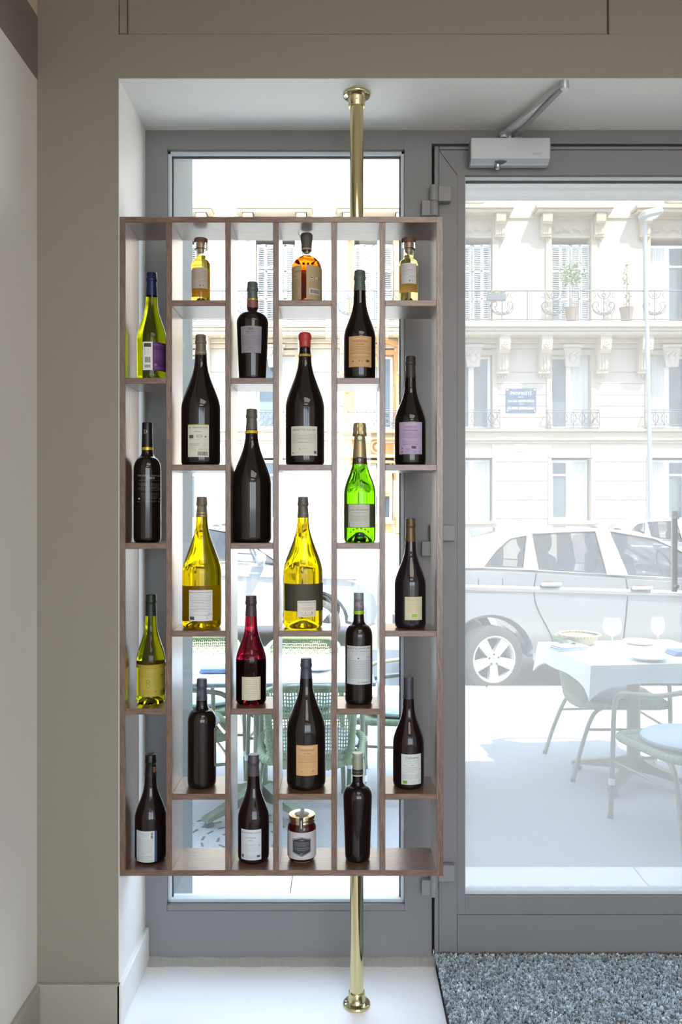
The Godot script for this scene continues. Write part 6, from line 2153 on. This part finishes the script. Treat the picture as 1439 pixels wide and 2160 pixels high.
func jar() -> void:
	var z := ZS + SD * 0.5
	var s := z / F
	var pl := place(637, 1716, 1835, z)
	var H: float = pl[1]
	var R := 60.5 * 0.5 * s
	var root := thing("preserve_jar", "glass jar of red preserve with metal lid and white label, foot of the fourth column", "jar", pl[0])
	var rl := 56 * 0.5 * s
	var lid_low := H - 0.021
	var body := [Vector2(0, 0.002), Vector2(R * 0.7, 0.0), Vector2(R * 0.84, 0.002), Vector2(R * 0.95, 0.009), Vector2(R, 0.021), Vector2(R, lid_low - 0.02), Vector2(R * 0.985, lid_low - 0.011), Vector2(R * 0.9, lid_low - 0.001), Vector2(rl * 0.9, lid_low + 0.003), Vector2(rl * 0.9, H - 0.002), Vector2(0, H - 0.002)]
	obj("glass", mb().lathe(body, 56), glass("jar_glass", Color(0.98, 0.97, 0.97), 0.0, 0.045), root)
	var fill := []
	for q in body:
		if q.y < lid_low:
			fill.append(Vector2(q.x * 0.955, maxf(q.y, 0.004) + 0.001))
	fill.append(Vector2(rl * 0.84, lid_low + 0.002))
	fill.append(Vector2(0, lid_low + 0.002))
	obj("preserve", mb().lathe(fill, 48), mat("preserve", Color("5a0a12"), 0.12, 0.0, {"subsurf_scatter_enabled": true, "subsurf_scatter_strength": 0.25}), root)
	var lid := [Vector2(rl * 0.96, lid_low), Vector2(rl * 0.985, lid_low + 0.001), Vector2(rl * 0.985, lid_low + 0.004), Vector2(rl * 0.955, lid_low + 0.006), Vector2(rl * 0.955, lid_low + 0.008), Vector2(rl * 0.985, lid_low + 0.010), Vector2(rl * 0.985, lid_low + 0.013), Vector2(rl * 0.96, lid_low + 0.015), Vector2(rl, lid_low + 0.016), Vector2(rl, H - 0.002), Vector2(rl * 0.97, H), Vector2(rl * 0.9, H + 0.0003), Vector2(rl * 0.86, H - 0.0006), Vector2(0, H - 0.0006)]
	obj("lid", mb().lathe(lid, 56), mat("lid_metal", Color("c9b89a"), 0.22, 1.0), root)
	obj("lid_emblem", mb().lathe([Vector2(rl * 0.55, H - 0.0005), Vector2(rl * 0.54, H - 0.0001), Vector2(0, H - 0.0001)], 36), mat("lid_print", Color("8f9385"), 0.5), root)
	# paper seal over the lid
	var b := {"root": root, "prof": body, "H": H, "R": R, "rn": rl, "z": z, "ytop": 1716.0, "xc": 637.0, "turn": 0.0}
	var st := mb()
	var w := 0.0056
	var path := [Vector3(0, H + 0.0007, -rl * 0.97), Vector3(0, H + 0.0007, rl * 0.97), Vector3(0, H - 0.002, rl + 0.0008), Vector3(0, lid_low, rl + 0.0006), Vector3(0, lid_low - 0.008, R * 0.955 + 0.0008), Vector3(0, lid_low - 0.016, R * 0.997 + 0.0008)]
	for k in path.size() - 1:
		st.quad(path[k] + Vector3(-w, 0, 0), path[k] + Vector3(w, 0, 0), path[k + 1] + Vector3(w, 0, 0), path[k + 1] + Vector3(-w, 0, 0), Vector3(0, 1, 1))
	obj("paper_seal", st, mat("seal_black", Color("37383a"), 0.5), root)
	obj("seal_strip", mb().box(Vector3(0, lid_low + 0.004, rl + 0.0016), Vector3(0.0028, 0.022, 0.0006)), mat("seal_white", Color("d8d8d4"), 0.6), root)
	var im := paper(420, 256, Color("c9c6cb"))
	var coal := Color("2f353c")
	var pale := Color("c6ccd2")
	var cx := 214
	var hexa := PackedVector2Array([Vector2(cx, 40), Vector2(cx + 102, 66), Vector2(cx + 102, 190), Vector2(cx, 226), Vector2(cx - 102, 190), Vector2(cx - 102, 66)])
	for y in range(36, 230):
		for x in range(cx - 106, cx + 106):
			var v := Vector2(x, y)
			if Geometry2D.is_point_in_polygon(v, hexa):
				var c := Vector2(cx, 133)
				var k := 1.0
				if not Geometry2D.is_point_in_polygon(c + (v - c) * 1.05, hexa):
					im.set_pixel(x, y, coal)
				elif not Geometry2D.is_point_in_polygon(c + (v - c) * 1.1, hexa):
					im.set_pixel(x, y, pale)
				else:
					im.set_pixel(x, y, coal)
	lines(im, cx - 60, cx + 60, 20, 1, 6, Color("7f858c"), 0.0, 2)
	write(im, "· 750 ·", cx, 78, 20, pale, false, 2.0)
	lines(im, cx - 82, cx + 82, 90, 5, 9, pale, 0.12, 4)
	lines(im, cx - 82, cx + 82, 140, 4, 9, pale, 0.12, 4)
	lines(im, cx - 44, cx + 44, 180, 1, 8, pale, 0.0, 2)
	write(im, "· 40° ·", cx, 208, 20, pale, false, 2.0)
	lines(im, 10, 400, 244, 1, 8, Color("9aa3a0"), 0.0, 2)
	var f0 := -1.42
	var top: float = py(1757.0, z - R) - root.position.y
	var low: float = py(1814.0, z - R) - root.position.y
	obj("label", mb().lathe([Vector2(R + 0.0005, low), Vector2(R + 0.0005, top)], 36, Vector3.ZERO, f0, 1.42), printed("label_jar", im), root)


func champagne(green: Material) -> void:
	var b := bottle("champagne_bottle", "bright green champagne bottle with crumpled gold foil, fifth column", "champagne", 759, 892, 1145.5, 67, 21.5, 940, green, null)
	var H: float = b.H
	var s: float = b.z / F
	var gold := mat("champagne_gold", Color("b8a981"), 0.35, 0.55)
	# foil sleeve down the neck
	var y0: float = H - (967.0 - 892.0) * s
	var y1: float = H - (918.0 - 892.0) * s
	var p := []
	for k in 9:
		var y := lerpf(y0, y1, k / 8.0)
		p.append(Vector2(radius_at(b.prof, y) + 0.0007, y))
	obj("neck_foil", mb().lathe(p, 40), gold, b.root)
	band(b, "neck_band", 966, 979, mat("brown_band", Color("4b3526"), 0.4), 0.0008)
	# crumpled cap
	var cap := mb()
	var n := 44
	var levels := [[0.0, 15.2, 0.0], [0.004, 14.6, 1.0], [0.012, 14.0, 0.8], [0.022, 13.6, 0.8], [0.03, 13.2, 0.6], [0.0345, 12.4, 0.3], [0.036, 9.0, 0.2], [0.0362, 0.0, 0.0]]
	var jag := []
	for k in n:
		jag.append([rng.randf_range(-0.0007, 0.0007), rng.randf_range(-0.003, 0.003)])
	var base: float = H - 0.0362 + 0.0
	var grid := []
	for l in levels:
		var row := []
		for k in n:
			var a := TAU * k / n
			var r: float = l[1] * s + jag[k][0] * l[2] + 0.0004 * sin(a * 11.0 + l[0] * 300.0) * l[2]
			row.append(Vector3(sin(a) * r, base + l[0] + (jag[k][1] if l[0] == 0.0 else 0.0), cos(a) * r))
		grid.append(row)
	for i in levels.size() - 1:
		for k in n:
			var e := (k + 1) % n
			var a2 := TAU * (k + 0.5) / n
			var out := Vector3(sin(a2), 0.0 if i < 5 else 3.0, cos(a2))
			cap.quad(grid[i][k], grid[i][e], grid[i + 1][e], grid[i + 1][k], out)
	obj("foil_cap", cap, gold, b.root)
	var medal := obj("medallion", mb().lathe([Vector2(0.0084, 0), Vector2(0.0084, 0.0006), Vector2(0.0064, 0.001), Vector2(0, 0.001)], 30), mat("medal_green", Color("5d7a4e"), 0.4, 0.3), b.root, Vector3(0, H - (925.0 - 892.0) * s, radius_at(b.prof, H - (925.0 - 892.0) * s) + 0.0008))
	medal.rotation.x = PI / 2
	obj("medal_face", mb().lathe([Vector2(0.0062, 0.001), Vector2(0.006, 0.0016), Vector2(0, 0.0016)], 30), mat("medal_pale", Color("b9bda2"), 0.35, 0.3), medal)
	var im := paper(96, 96, Color("26231f"))
	for e in [[4, 92], [8, 88]]:
		im.fill_rect(Rect2i(e[0], e[0], e[1] - e[0], e[1] - e[0]), Color("8f8468") if e[0] == 4 else Color("26231f"))
	for k in 8:
		var t := TAU * k / 8
		blot(im, 48 + cos(t) * 14, 38 + sin(t) * 14, 6, Color("c9c9c0"))
	blot(im, 48, 38, 7, Color("26231f"))
	blot(im, 48, 70, 13, Color("c9c9c0"), 8.0)
	stick(b, "neck_emblem", 751.5, 766.5, 964, 979, printed("emblem_print", im, 0.4), 0.0012)
	var grey := mat("olive_label_back", Color("4d5238"), 0.6)
	stick(b, "band_label", 726.2, 792.2, 1063, 1113, grey, 0.0004)
	im = paper(184, 200, Color("c9cdc4"))
	var ink := Color("55564f")
	write(im, "CHAMPAGNE", 92, 30, 14, Color("8a8b82"), true, 1.0)
	write(im, "J. DE TELMONT", 92, 56, 21, ink, true, 0.4)
	write(im, "GRANDE RÉSERVE", 92, 76, 13, Color("8a8b82"), true, 0.8)
	write(im, "BRUT", 92, 88, 9, Color("8a8b82"), true, 1.0)
	lines(im, 18, 166, 98, 6, 10, ink, 0.12, 3)
	lines(im, 36, 150, 166, 3, 9, Color("8a8b82"), 0.1, 2)
	woman(im, 10, 162, ink)
	woman(im, 10, 180, ink)
	stick(b, "label", 735, 780, 1064, 1112, printed("label_champagne", im), 0.0011)
